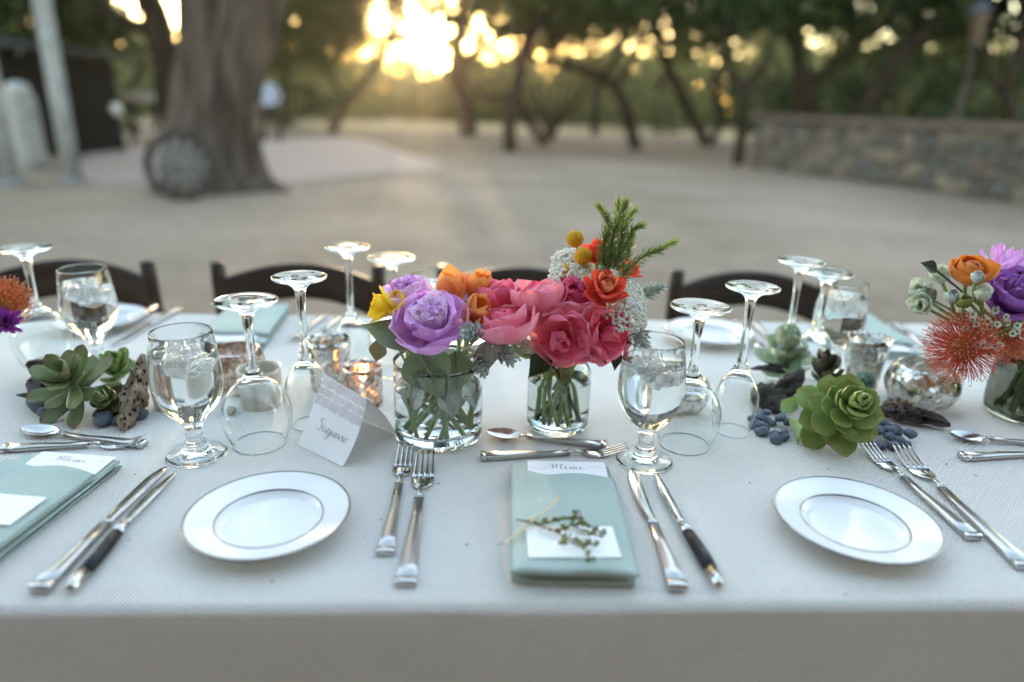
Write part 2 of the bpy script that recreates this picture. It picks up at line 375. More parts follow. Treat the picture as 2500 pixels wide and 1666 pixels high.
# trunk beside the gap where the sun shows
Y1 = 27.5
t1 = upto(L(Y1, (1146, 330), (1132, 240), (1112, 175), (1120, 110), (1128, 20)), 2.5, .3)
tree('tree with a leaning forked trunk just beside the glowing sun gap', [(t1, .36, .2), (L(Y1, (1110, 180), (1140, 140), (1168, 120), (1200, 30)), .2, .1)],
     [((t1[-1].x + 1.5, Y1, 4.4), (2.8, 2.0, 2.0)), ((t1[-1].x + 3.5, Y1 - 1, 4.7), (2.5, 2, 1.8)), ((t1[-1].x - 2.6, Y1, 5.4), (1.8, 1.6, 1.2))], 7400, LEAF1, 11)
Y2 = gnd(1247, 367).y
t2 = upto(L(Y2, (1247, 372), (1246, 270), (1266, 184), (1284, 115), (1328, 48), (1350, -40)), 1.2, .6)
tree('multi trunked tree with one stem sweeping low at its foot', [(t2, .19, .11), (L(Y2, (1332, 352), (1294, 300), (1270, 250), (1262, 210)), .15, .11), (L(Y2, (1250, 250), (1215, 238), (1180, 237), (1140, 190)), .11, .05)],
     [((t2[-1].x, Y2, 4.0), (2.2, 1.6, 1.2)), ((t2[-1].x - 1.6, Y2 + .5, 4.2), (1.6, 1.3, 1.1))], 2600, LEAF1, 12)
Y3 = gnd(1553, 362).y
t3 = L(Y3, (1556, 368), (1530, 268), (1508, 218), (1473, 190), (1412, 166), (1355, 155), (1300, 140), (1270, 60))
tree('tree whose arching trunk bends over almost horizontally', [(t3, .19, .10), (upto(L(Y3 + .4, (1452, 330), (1457, 240), (1474, 186), (1508, 140), (1520, 60)), 1.8, .4), .13, .08), (upto(L(Y3, (1505, 215), (1560, 120), (1590, 40)), 1.5, .3), .11, .06)],
     [((5.0, Y3, 4.2), (2.4, 1.8, 1.3)), ((2.6, Y3 + 1, 4.6), (2.2, 1.6, 1.2))], 3200, LEAF1, 13)
Y4 = 24.5
t4 = upto(L(Y4, (806, 328), (838, 262), (896, 192), (930, 146), (950, 90)), 2.0, .5)
tree('slim tree leaning sharply towards the sun gap from the path', [(t4, .17, .09), (upto(L(Y4, (850, 245), (800, 180), (770, 120)), 2, -.4), .10, .06)],
     [((-7.6, Y4, 3.7), (2.8, 1.8, 1.7)), ((-5.0, Y4 + 2, 4.2), (1.8, 1.5, 1.6))], 8200, LEAF1, 14)
Y5 = 25.5
rng = random.Random(3); fan = []
for k in range(7):
    x1 = 1260 + k * 32
    fan.append((upto(L(Y5 + rng.uniform(-.3, .3), (1347 + rng.uniform(-8, 8), 338), (lerp(1347, x1, .35), 282), (lerp(1347, x1, .8), 210), (x1 + rng.uniform(-15, 15), 130)), 1.6, rng.uniform(-.3, .3)), .065, .03))
tree('low tree with a fan of thin stems spreading from one clump', fan, [((1.4, Y5, 4.4), (2.6, 1.8, 1.4))], 2600, LEAF1, 15)
Y6 = 24.5
t6 = upto(L(Y6, (1730, 356), (1690, 285), (1652, 205), (1612, 120), (1600, 40)), 1.8, -.3)
tree('tree with a trunk leaning away from the stone wall', [(t6, .20, .10), (upto(L(Y6, (1735, 350), (1760, 290), (1745, 200), (1780, 100)), 1.5, .3), .14, .07)],
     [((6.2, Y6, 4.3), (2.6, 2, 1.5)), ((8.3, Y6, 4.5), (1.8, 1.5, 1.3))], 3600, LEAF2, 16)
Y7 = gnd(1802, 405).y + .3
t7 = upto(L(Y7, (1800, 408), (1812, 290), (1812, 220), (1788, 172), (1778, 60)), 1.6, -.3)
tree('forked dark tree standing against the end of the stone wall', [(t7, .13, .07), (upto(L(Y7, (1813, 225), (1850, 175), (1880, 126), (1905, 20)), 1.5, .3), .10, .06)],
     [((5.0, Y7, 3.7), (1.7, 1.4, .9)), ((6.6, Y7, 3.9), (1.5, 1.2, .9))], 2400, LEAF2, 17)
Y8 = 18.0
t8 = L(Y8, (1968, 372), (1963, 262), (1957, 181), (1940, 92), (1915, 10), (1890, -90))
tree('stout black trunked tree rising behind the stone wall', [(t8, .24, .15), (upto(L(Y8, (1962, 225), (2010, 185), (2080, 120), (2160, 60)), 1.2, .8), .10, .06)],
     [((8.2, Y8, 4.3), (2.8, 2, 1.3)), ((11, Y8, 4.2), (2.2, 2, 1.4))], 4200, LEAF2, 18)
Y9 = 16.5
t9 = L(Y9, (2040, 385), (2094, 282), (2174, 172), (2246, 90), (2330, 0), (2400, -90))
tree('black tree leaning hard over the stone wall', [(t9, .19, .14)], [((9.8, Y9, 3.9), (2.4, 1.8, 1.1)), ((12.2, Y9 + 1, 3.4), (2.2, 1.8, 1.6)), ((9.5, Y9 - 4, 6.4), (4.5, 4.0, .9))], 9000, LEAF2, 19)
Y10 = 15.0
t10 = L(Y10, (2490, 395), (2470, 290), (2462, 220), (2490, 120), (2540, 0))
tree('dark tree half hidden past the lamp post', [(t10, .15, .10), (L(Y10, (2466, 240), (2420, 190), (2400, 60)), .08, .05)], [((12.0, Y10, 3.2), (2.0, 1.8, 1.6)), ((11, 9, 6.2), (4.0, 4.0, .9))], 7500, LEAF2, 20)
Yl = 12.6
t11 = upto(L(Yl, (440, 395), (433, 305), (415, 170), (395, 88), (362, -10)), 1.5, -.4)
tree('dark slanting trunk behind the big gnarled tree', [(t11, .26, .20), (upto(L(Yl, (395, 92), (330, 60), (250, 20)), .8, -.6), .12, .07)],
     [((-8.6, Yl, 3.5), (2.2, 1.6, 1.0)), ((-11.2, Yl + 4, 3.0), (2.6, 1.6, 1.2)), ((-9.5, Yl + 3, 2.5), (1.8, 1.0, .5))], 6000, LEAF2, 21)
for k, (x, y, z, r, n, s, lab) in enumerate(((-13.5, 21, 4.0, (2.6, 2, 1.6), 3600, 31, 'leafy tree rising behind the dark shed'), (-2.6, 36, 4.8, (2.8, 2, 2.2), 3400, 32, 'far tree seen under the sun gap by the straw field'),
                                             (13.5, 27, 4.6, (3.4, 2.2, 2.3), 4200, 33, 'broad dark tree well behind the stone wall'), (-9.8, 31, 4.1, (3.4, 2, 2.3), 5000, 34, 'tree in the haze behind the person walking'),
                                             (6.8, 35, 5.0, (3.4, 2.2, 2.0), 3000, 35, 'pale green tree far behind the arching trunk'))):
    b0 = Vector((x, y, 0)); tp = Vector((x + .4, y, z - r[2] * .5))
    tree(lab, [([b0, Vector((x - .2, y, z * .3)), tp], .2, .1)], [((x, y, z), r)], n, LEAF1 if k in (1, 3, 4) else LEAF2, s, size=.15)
# far brush: one mass nobody could count
rng = np.random.default_rng(5); pts = []
for k in range(620):
    x = rng.uniform(-50, 52); y = rng.uniform(42, 64) - max(0, abs(x) - 12) * .35
    top = 5.2 + .8 * math.sin(x * .5) + (1.0 if x > 6 else 0); top = lerp(top, 3.6, math.exp(-((x + 6.0) / 3.6) ** 2))
    hgt = top * rng.uniform(.55, 1.0); m = 170; u = rng.uniform(0, 1, m) ** 1.1
    d = rng.normal(size=(m, 3)) * np.array([.75, .6, .25]); d[:, 2] += u * hgt; pts.append(np.array([x, y, 0]) + d)
p = np.concatenate(pts); p = p[p[:, 2] > .03]
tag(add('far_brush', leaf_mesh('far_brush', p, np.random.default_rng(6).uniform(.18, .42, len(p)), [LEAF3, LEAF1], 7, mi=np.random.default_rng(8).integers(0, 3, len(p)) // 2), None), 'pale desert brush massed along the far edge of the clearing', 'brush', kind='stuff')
# low undergrowth behind the wall and beneath the trees
def shrub(label, x, y, hgt, wd, n, m, seed):
    root = thing('shrub', label, 'shrub', (x, y, gz(x, y)), group='shrubs under the trees'); r = random.Random(seed)
    for k in range(4):
        b = MB(); b.tube(spline([(0, 0, -.05), (r.uniform(-.2, .2), 0, hgt * .4), (r.uniform(-.5, .5) * wd, r.uniform(-.3, .3), hgt * .8)], 3), [.03] * 6 + [.01], 5); b.build('stem', BARKD, root)
    q = np.random.default_rng(seed); d = q.normal(size=(n, 3)); d /= np.linalg.norm(d, axis=1)[:, None]; d *= q.uniform(.3, 1, (n, 1)) ** .5
    p = d * np.array([wd, wd * .7, hgt * .5]) + np.array([0, 0, hgt * .55]); p = p[p[:, 2] > .05]
    o = add('foliage', leaf_mesh('foliage', p, q.uniform(.06, .13, len(p)), [m, LEAF2], seed, mi=q.integers(0, 3, len(p)) // 2), None, root); o['kind'] = 'stuff'
for k, (px, Y, hh, ww, lab) in enumerate(((1640, 33, 1.9, 1.8, 'green shrub behind the arching trunk'), (1520, 36, 2.2, 2.2, 'sunlit green shrub under the arching trunk'), (2000, 21, 2.3, 1.7, 'dark shrub behind the stout black trunk'), (2200, 20, 2.6, 1.9, 'dark shrub behind the leaning black trunk'),
                                          (2400, 18, 2.6, 1.8, 'dark shrub behind the lamp post'), (2130, 25, 3.0, 2.3, 'tall shrub deep behind the stone wall'), (1880, 26, 2.4, 1.8, 'shrub in the shade past the wall end'), (700, 27, 1.7, 1.7, 'shrub past the path behind the person'), (800, 34, 1.8, 2.0, 'olive shrub behind the slim leaning tree'),
                                          (330, 19, 2.6, 1.6, 'shrub crowding the dark shed'), (1400, 38, 2.0, 2.4, 'pale shrub behind the fan of stems'), (2480, 22, 3.2, 2.2, 'tall dark shrub past the lamp post'))):
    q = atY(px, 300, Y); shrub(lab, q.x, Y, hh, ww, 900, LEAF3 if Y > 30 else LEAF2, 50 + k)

# the big gnarled trunk
def big_trunk():
    base = gnd(552, 470); Y = base.y + .45
    root = thing('gnarled_tree', 'massive grey trunk with flared roots and deeply furrowed bark', 'tree', (base.x, Y, 0))
    cl = [(atY(540, 440, Y), .62), (atY(528, 380, Y), .56), (atY(522, 300, Y), .52), (atY(536, 180, Y), .53), (atY(560, 60, Y), .55), (atY(572, -40, Y), .58), (atY(590, -160, Y), .62)]
    cl.insert(0, (Vector((cl[0][0].x + .05, Y, -.12)), .95))
    c = spline([q[0] for q in cl], 6); rr = spline([(q[1], 0, 0) for q in cl], 6); b = MB(); seg = 72; pts = []
    for i, (p, r) in enumerate(zip(c, rr)):
        h = p.z
        for k in range(seg):
            a = 2 * PI * k / seg
            fl = math.exp(-max(0, h) * 1.9) * (.30 * max(0, math.cos(3 * a + .4)) + .20 * max(0, math.cos(5 * a + 2)))
            ridge = .085 * math.sin(a * 17 + 2.5 * mnoise.noise(Vector((h * 1.2, a, 0)))) * (1 + mnoise.noise(Vector((a * 3, h * 2, 4))))
            lump = .15 * mnoise.noise(Vector((math.cos(a) * 1.6, math.sin(a) * 1.6, h * 1.1)))
            R = r.x * (1 + fl + ridge + lump)
            pts.append((p.x + R * math.cos(a) - root.location.x, p.y + R * math.sin(a) - Y, h))
    b.grid(pts, len(c), seg, cv=True); fixn(b.build('trunk', BARK, root))
    top = c[-1] - root.location; r = random.Random(4)
    for k in range(5):
        e = top + Vector((r.uniform(-3, 3), r.uniform(-2, 2), r.uniform(1.5, 3))); b = MB(); limb(b, [top - Vector((0, 0, .5)), (top + e) / 2 + Vector((0, 0, .2)), e], .3, .08); b.build('limb', BARK, root)
    p = crown_points([((base.x - 1.5, Y - .5, 6.2), (6.0, 5.0, 1.3)), ((base.x - 5, Y - 2, 5.6), (3.0, 4.0, 1.0))], 14000, 150, .42, 77, False) - np.array(root.location)
    o = add('crown', leaf_mesh('crown', p, np.random.default_rng(2).uniform(.08, .17, len(p)), [LEAF2], 3), None, root); o['kind'] = 'stuff'
big_trunk()

# ------------------------------------------------------------------ wheel leaning on the trunk
def wheel():
    c = gnd(446, 492); Rw = .405
    root = thing('wagon_wheel', 'old wagon wheel with dark iron tyre leaning against the trunk', 'wheel', (c.x, c.y + .02, 0))
    root.rotation_euler = (rad(-9), 0, rad(10))
    iron = M('iron_tyre', (.022, .020, .019), (.04, .033, .028), 12, rough=.7, metal=.4); wd = M('weathered_wood', (.20, .19, .175), (.13, .12, .11), 10, rough=.9, bump=.4)
    def ringm(r0, r1, t):
        b = MB(); pts = []
        for k in range(48):
            a = 2 * PI * k / 48
            for r, y in ((r0, -t), (r1, -t), (r1, t), (r0, t)): pts.append((r * math.cos(a), y, Rw + r * math.sin(a)))
        b.grid(pts, 48, 4, cu=True, cv=True); return b
    ringm(.372, Rw, .035).build('tyre', iron, root); ringm(.318, .3715, .028).build('rim', M('wheel_rim', (.06, .05, .045), rough=.9), root)
    for k in range(12):
        a = 2 * PI * k / 12 + .1; b = MB(); d = Vector((math.cos(a), 0, math.sin(a))); o = Vector((0, 0, Rw))
        b.tube([o + d * .06, o + d * .15, o + d * .325], [.030, .036, .028], 8); b.build('spoke', wd, root)
    b = MB(); b.lathe([(0, -.10), (.05, -.10), (.075, -.06), (.085, 0), (.075, .06), (0, .06)], 20); b.xf(Matrix.Translation((0, 0, Rw)) @ Matrix.Rotation(-PI / 2, 4, 'X')); hb = b.build('hub', wd, root)
    b = MB(); b.lathe([(0, .101), (.032, .101), (.032, .09)], 16); b.xf(Matrix.Translation((0, 0, Rw)) @ Matrix.Rotation(PI / 2, 4, 'X')); b.build('axle_hole', iron, hb)
wheel()

# ------------------------------------------------------------------ white posts, pillar, shed at the side
WHITEP = M('whitewash', (.36, .36, .35), (.26, .255, .25), 7, rough=.85, bump=.3, detail=8)
def post(px, py, r, lab, lean=0):
    p = gnd(px, py); root = thing('porch_post', lab, 'post', (p.x, p.y, 0), group='white porch posts')
    b = MB(); b.lathe([(0, 0), (r, 0), (r * .97, 1.2), (r * .93, 2.6), (r * .95, 4.2), (0, 4.2)], 20); b.build('shaft', WHITEP, root)
    b = MB(); b.lathe([(r * 1.35, -.02), (r * 1.38, .05), (r * 1.1, .11), (r * .9, .12)], 20); b.build('footing', M('concrete', (.25, .24, .23), rough=.9), root)
post(180, 446, .115, 'slender whitewashed post standing alone by the gnarled trunk')
post(12, 452, .19, 'thick whitewashed post beside the squat pillar')
p = gnd(80, 412); root = thing('squat_pillar', 'squat whitewashed pillar with a rounded cap between posts', 'pillar', (p.x, p.y, 0))
b = MB(); b.lathe(sprof([(.001, 0), (.22, 0), (.225, .5), (.22, 1.0), (.205, 1.12), (.16, 1.2)], 3), 20); b.build('shaft', WHITEP, root)
b = MB(); b.lathe(sprof([(.165, 1.19), (.17, 1.22), (.13, 1.29), (.001, 1.33)], 3), 20); b.build('cap', M('cap_white', (.46, .47, .50), rough=.6), root)
def shed():
    p0 = gnd(100, 385); p1 = gnd(310, 370); d = (p1 - p0); ln = d.length; a = math.atan2(d.y, d.x)
    root = thing('shed', 'dark stained timber shed under the trees', 'shed', (p0.x, p0.y, 0), a)
    dk = M('dark_boards', (.012, .010, .008), (.020, .016, .012), 5, rough=.9, stretch=(8, 1, 1), spec=.2)
    b = MB(); b.box((ln / 2 - .6, 1.6, .92), (ln / 2 + .6, 1.5, .93)); b.build('wall', dk, root, smooth=False)
    x = -1.2
    while x < ln:
        b = MB(); b.box((x + .11, .085, .92), (.10, .014, .92), .004); b.build('board', dk, root, smooth=False); x += .22
    b = MB(); b.loft([(ln / 2 - .6, -.25, 1.88, ln / 2 + .8, .03), (ln / 2 - .6, 1.6, 2.15, ln / 2 + .8, .03), (ln / 2 - .6, 3.4, 1.88, ln / 2 + .8, .03)], bev=.1); b.build('roof', M('shed_roof', (.025, .022, .02), rough=.9), root, smooth=False)
shed()
q = gnd(322, 356); root = thing('notice_board', 'narrow pale board on two thin posts by the shed', 'sign', (q.x, q.y + .2, 0))
z = atY(340, 236, q.y + .2).z; x = atY(340, 236, q.y + .2).x - q.x
b = MB(); b.box((x, 0, z), (.42, .02, .10), .006); b.build('board', M('pale_board', (.42, .37, .36), rough=.7), root)
for s in (-.34, .34):
    b = MB(); b.box((x + s, .045, z / 2 + .04), (.022, .022, z / 2 + .04)); b.build('leg', BARKD, root, smooth=False)
q = gnd(300, 378); root = thing('path_lantern', 'small globe lantern on a dark stake beside the pale board', 'lantern', (q.x, q.y, 0))
zz = atY(301, 267, q.y).z
b = MB(); b.tube([(0, 0, -.1), (0, 0, zz - .1)], .015, 8); b.build('stake', BARKD, root)
b = MB(); b.lathe(sprof([(.001, zz - .12), (.07, zz - .10), (.11, zz), (.07, zz + .10), (.001, zz + .12)], 4), 20); b.build('globe', M('globe_white', (.6, .6, .6), rough=.3), root)

# ------------------------------------------------------------------ stone wall with capping
def stone_wall():
    a = gnd(1828, 410); c = gnd(2500, 502); d = (c - a); c = a + d * 1.35; ln = (c - a).length; ang = math.atan2(c.y - a.y, c.x - a.x); Hh = 1.0
    root = thing('stone_wall', 'low rubble stone wall with a brick red capping ledge', 'wall', (a.x, a.y, 0), ang)
    mortar = M('mortar', (.13, .115, .10), (.09, .08, .07), 8, rough=.95)
    b = MB(); b.box((ln / 2, .21, Hh / 2 - .05), (ln / 2, .165, Hh / 2 + .045)); b.build('core', mortar, root, smooth=False)
    cols = [M('stone_%s' % n_, c1, c2, 4, rough=.9, bump=.5) for n_, c1, c2 in (('tan', (.21, .16, .115), (.15, .115, .085)), ('grey', (.12, .108, .095), (.085, .078, .07)), ('rust', (.14, .10, .074), (.105, .078, .06)), ('olive', (.115, .105, .07), (.085, .08, .06)), ('dark', (.075, .064, .054), (.095, .08, .066)))]
    r = random.Random(9); meshes = []
    for k in range(10):
        b = MB(); b.blob((0, 0, 0), 1, k, .38, 1.1, 2)
        b.v = [tuple(math.copysign(abs(q) ** .72, q) for q in v) for v in b.v]; meshes.append(b.mesh('stone', None)); meshes[-1].materials.append(cols[k % 5])
    z = .02
    while z < Hh - .08:
        rowh = r.uniform(.17, .27); rowh = min(rowh, Hh - z); x = 0
        while x < ln:
            wd = r.uniform(.20, .42); o = add('stone', r.choice(meshes), None, root, (x + wd / 2, .055 + r.uniform(-.015, .015), z + rowh / 2 + r.uniform(-.035, .035)), (r.uniform(-.2, .2), r.uniform(-.5, .5), 0), (wd * r.uniform(.46, .62), .075, rowh * r.uniform(.46, .68))); x += wd
        z += rowh
    cap = M('cap_brick', (.15, .095, .08), (.11, .075, .062), 5, rough=.85, bump=.4); x = -.06
    while x < ln:
        wd = r.uniform(.55, .8); b = MB(); b.box((x + wd / 2, .21, Hh + .055), (wd / 2 - .006, .27, .055), .014); b.build('capstone', cap, root, loc=(0, 0, r.uniform(0, .012)), smooth=False); x += wd
stone_wall()
# lamp post
def lamp_post():
    Y = 11.9; p = atY(2336, 290, Y); t = atY(2368, 55, Y)
    root = thing('lamp_post', 'dark lantern lamp post rising just behind the stone wall', 'lamp post', (p.x, Y, 0)); iron = M('lamp_iron', (.016, .012, .011), (.03, .02, .016), 10, rough=.6)
    hz = t.z
    b = MB(); b.lathe([(0, -.05), (.09, -.05), (.09, .25), (.05, .35), (.045, hz - .3), (.07, hz - .26), (0, hz - .26)], 14); b.build('pole', iron, root)
    b = MB(); b.lathe([(.001, hz - .255), (.09, hz - .25), (.15, hz + .14), (.001, hz + .145)], 6); b.build('lantern', M('lamp_pane', (.07, .045, .03), rough=.25), root, smooth=False)
    b = MB(); b.lathe([(.19, hz + .15), (.17, hz + .19), (.05, hz + .29), (.001, hz + .33)], 6); b.build('cap', M('lamp_cap', (.035, .04, .06), rough=.4), root, smooth=False)
lamp_post()

# ------------------------------------------------------------------ person walking on the path
def person():
    p = gnd(664, 351); root = thing('person', 'person in pale blue shirt and black trousers walking on path', 'person', (p.x, p.y, .015), rad(200))
    V = [(0, 0, .92), (0, .0, 1.08), (0, .01, 1.28), (0, .02, 1.40), (0, .03, 1.48), (0, .05, 1.56), (0, .055, 1.66),     # pelvis .. head top
         (.11, 0, .88), (.17, .10, .48), (.20, -.02, .09), (.20, .10, .035),      # leg forward
         (-.11, 0, .88), (-.18, .02, .48), (-.22, -.16, .12), (-.22, -.06, .04),
         (.17, .01, 1.38), (.24, -.10, 1.13), (.20, .10, .98), (.19, .16, .93), (-.17, .01, 1.38), (-.30, -.08, 1.16), (-.20, .12, 1.06), (-.17, .19, 1.05)]
    Ed = [(0, 1), (1, 2), (2, 3), (3, 4), (4, 5), (5, 6), (0, 7), (7, 8), (8, 9), (9, 10), (0, 11), (11, 12), (12, 13), (13, 14), (3, 15), (15, 16), (16, 17), (17, 18), (3, 19), (19, 20), (20, 21), (21, 22)]
    R = [.15, .14, .165, .12, .055, .085, .075, .125, .10, .075, .045, .125, .10, .075, .045, .07, .05, .036, .03, .07, .05, .036, .03]
    me = bpy.data.meshes.new('body'); me.from_pydata(V, Ed, []); o = bpy.data.objects.new('body_tmp', me); COL.objects.link(o)
    md = o.modifiers.new('s', 'SKIN'); me.skin_vertices or None
    for i, s in enumerate(me.skin_vertices[0].data): s.radius = (R[i], R[i] * (.72 if i < 4 else 1)); s.use_root = i == 0
    o.modifiers.new('ss', 'SUBSURF').levels = 2
    dg = bpy.context.evaluated_depsgraph_get(); m2 = bpy.data.meshes.new_from_object(o.evaluated_get(dg)); bpy.data.objects.remove(o)
    m2.name = 'body'
    for c in (M('shirt_blue', (.42, .48, .62), (.36, .42, .56), 9, rough=.8), M('trousers_black', (.012, .011, .012), rough=.8), M('skin', (.36, .21, .14), rough=.5), M('shoe_black', (.01, .01, .01), rough=.4)): m2.materials.append(c)
    for f in m2.polygons:
        z = f.center.z; out = math.hypot(f.center.x, 0)
        f.use_smooth = True
        f.material_index = 2 if z > 1.475 else (3 if z < .085 else 1 if (z < .97 and not (out > .175 and z > .80)) else (2 if (z < 1.02 and out > .16) else 0))
    body = add('body', m2, None, root)
    b = MB(); b.blob((0, .035, 1.655), .098, 3, .15, 2, 2, (.95, 1.0, .95)); b.build('hair', M('hair_dark', (.02, .014, .01), rough=.6), root)
person()

# unseen adobe building added behind the camera to shade the table's near side
root = thing('added_house', 'unseen adobe building added to shade the near side of the table', 'added_house', (0, -1.9, 0))
ADOBE = M('adobe', (.17, .125, .09), (.14, .10, .075), 2, rough=.95, bump=.4)
b = MB(); b.box((0, -2.5, 2.2), (13, 2.5, 2.25)); b.build('wall', ADOBE, root, smooth=False)
b = MB(); b.box((0, -2.3, 4.55), (13.4, 2.75, .09)); b.build('roof', M('added_house_roof', (.08, .06, .05), rough=.9), root, smooth=False)
b = MB(); b.box((-2.5, .03, 1.05), (.5, .03, 1.05)); d = b.build('door', DWOOD, root, smooth=False)
b = MB(); b.blob((-2.12, .085, 1.02), .03, 0, 0, 1, 1); b.build('handle', STEEL, d)
for x in (-6, 2, 6):
    b = MB(); b.box((x, .02, 1.6), (.6, .025, .6)); wn = b.build('window', DWOOD, root, smooth=False)
    b = MB(); b.box((x, .05, 1.6), (.5, .008, .5)); b.build('pane', M('dark_pane', (.03, .035, .04), rough=.05), wn, smooth=False)

# ================================================================== TABLE
YAW = rad(2.865); FRONT, REAR = .5696, 1.5533
def tb(u, v, z=TZ): return Vector((u * math.cos(YAW) - v * math.sin(YAW), u * math.sin(YAW) + v * math.cos(YAW), z))
root = thing('banquet_table', 'long banquet table under the ivory cloth', 'table', tb(0, (FRONT + REAR) / 2, 0), YAW)
PLY = M('plywood', (.35, .25, .15), (.30, .2, .12), 4, rough=.7)
b = MB(); b.box((0, 0, TZ - .022), (2.5, (REAR - FRONT) / 2 - .012, .014)); b.build('tabletop', PLY, root, smooth=False)
for x in (-2.2, 2.2):
    for y in (-.38, .38):
        b = MB(); b.tube([(x, y, 0), (x, y, TZ - .036)], .016, 10); b.build('leg', STEELB, root)
def tablecloth():
    hw = (REAR - FRONT) / 2; r = .011; prof = []
    for z in np.linspace(.04, TZ - r, 26): prof.append((-hw, z))
    for a in np.linspace(0, PI / 2, 6)[1:]: prof.append((-hw + r - r * math.cos(a), TZ - r + r * math.sin(a)))
    for y in np.linspace(-hw + r, hw - r, 60)[1:-1]: prof.append((y, TZ))
    for a in np.linspace(0, PI / 2, 6): prof.append((hw - r + r * math.sin(a), TZ - r + r * math.cos(a)))
    for z in np.linspace(TZ - r, .04, 26)[1:]: prof.append((hw, z))
    nx = 260; pts = []; rg = random.Random(1)
    for i in range(nx):
        x = lerp(-2.55, 2.55, i / (nx - 1))
        for y, z in prof:
            d = max(0, TZ - r - z); s = math.copysign(1, y); yy = y
            if abs(y) > hw - .002:
                yy = y + s * (.0015 + d * .05 + min(d, .5) * .085 * (math.sin(x * 7.3 + s) + .6 * math.sin(x * 12.7 + 2)) * min(1, d / .35))
            zz = z + (.0011 * mnoise.noise(Vector((x * 6, y * 6, 0))) if z >= TZ - 1e-4 else 0) - (.0022 if abs(y) > hw - r * 1.2 else 0) * (1 + mnoise.noise(Vector((x * 6, s, 3))))
            pts.append((x, yy, zz))
    b = MB(); b.grid(pts, nx, len(prof)); o = b.build('tablecloth', LINEN, loc=tb(0, (FRONT + REAR) / 2, 0), rot=(0, 0, YAW))
    fixn(o); tag(o, 'ivory woven tablecloth draped over the long table', 'tablecloth')
tablecloth()

# ------------------------------------------------------------------ chairs on the far side
def chair(u, lab):
    v = REAR + .225; p = tb(u, v, 0)
    root = thing('folding_chair', lab, 'chair', p, YAW, 'dark wooden chairs along the far side')
    hw = .205; zt = .815
    for s in (-1, 1):
        b = MB(); b.tube(spline([(s * hw, .16, 0), (s * hw, .10, .30), (s * hw, .02, .62), (s * hw, .0, zt)], 4), .019, 10); b.build('back_post', DWOOD, root)
        b = MB(); b.tube([(s * (hw - .04), -.36, 0), (s * (hw - .04), -.06, .44), (s * (hw - .04), .06, .60)], .016, 8); b.build('leg', DWOOD, root)
    for z0, z1, bow, nm in ((.672, .772, .036, 'top_rail'), (.50, .55, .012, 'lower_rail')):
        b = MB(); pts = []; n = 17
        for i in range(n):
            t = -1 + 2 * i / (n - 1); x = t * (hw - .012); y = .035 * (1 - t * t) + .004; up = bow * (1 - t * t) ; lo = bow * 1.2 * (1 - t * t)
            for yy, zz in ((y - .011, z0 + lo), (y + .011, z0 + lo), (y + .011, z1 + up - .004), (y + .005, z1 + up), (y - .005, z1 + up), (y - .011, z1 + up - .004)): pts.append((x, yy, zz))
        b.grid(pts, n, 6, cv=True); b.build(nm, DWOOD, root)
    b = MB(); b.box((0, -.20, .445), (.20, .20, .018), .008); st = b.build('seat', DWOOD, root)
    b = MB(); b.box((0, -.20, .487), (.195, .195, .022), .016); b.build('cushion', M('cushion_ivory', (.55, .52, .47), rough=.9), st)
def u_of(px, py):
    q = atY(px, py, REAR + .26); return q.x * math.cos(YAW) + q.y * math.sin(YAW)
chair(u_of(208, 645), 'dark wooden chair behind the far goblet beside pincushion flowers')
chair(u_of(742, 655), 'dark wooden chair behind the pair of upturned stemware and sage napkin')
chair(u_of(1272, 665), 'dark wooden chair mostly hidden by the pink and orange bouquet')
chair(u_of(1838, 685), 'dark wooden chair behind the far white plate')
# ================================================================== GLASSWARE
EPS = .0006
def wine_profile(H, foot, stem_r, zs0, zb, rmax, zmax, rrim, th=.0013):
    """upright glass as one closed outline: foot, stem, bowl outside, rim, bowl inside"""
    o = sprof([(0.0005, 0), (foot * .6, 0.0004), (foot * .96, 0), (foot, .0018), (foot * .93, .0042), (foot * .55, .0085), (foot * .26, .017), (stem_r * 1.25, .03), (stem_r, zs0), (stem_r, lerp(zs0, zb, .6)), (stem_r * 1.25, zb - .012), (stem_r * 2.0, zb), (rmax * .62, zb + (zmax - zb) * .28), (rmax * .9, zb + (zmax - zb) * .62), (rmax, zmax), (rmax * .97, lerp(zmax, H, .4)), (rrim, H - .001)], 4)
    o = [q for q in o if q[1] >= 0]
    i = sprof([(rrim - th * .3, H + .0002), (rrim - th, H - .002), (rmax * .97 - th, lerp(zmax, H, .4)), (rmax - th, zmax), (rmax * .9 - th, zb + (zmax - zb) * .62), (rmax * .60 - th, zb + (zmax - zb) * .29), (stem_r * 1.6, zb + .006), (0.0004, zb + .003)], 4)
    return o + i
WINE = (.214, .042, .0062, .05, .108, .048, .165, .037)
FLUTE = (.232, .0385, .0058, .06, .128, .034, .180, .027)
def upturned(pos, spec, lab, name):
    H = spec[0]; root = thing(name, lab, 'glass', pos, group='upturned stemmed glasses')
    b = MB(); pr = [(r, H - z) for r, z in wine_profile(*spec)]; b.lathe(pr, 56); o = fixn(b.build('glass_body', GLASS, root)); root.location.z = TZ + EPS
    return root
GOB = (.180, .0395, .0105, .024, .050, .0455, .108, .0385)
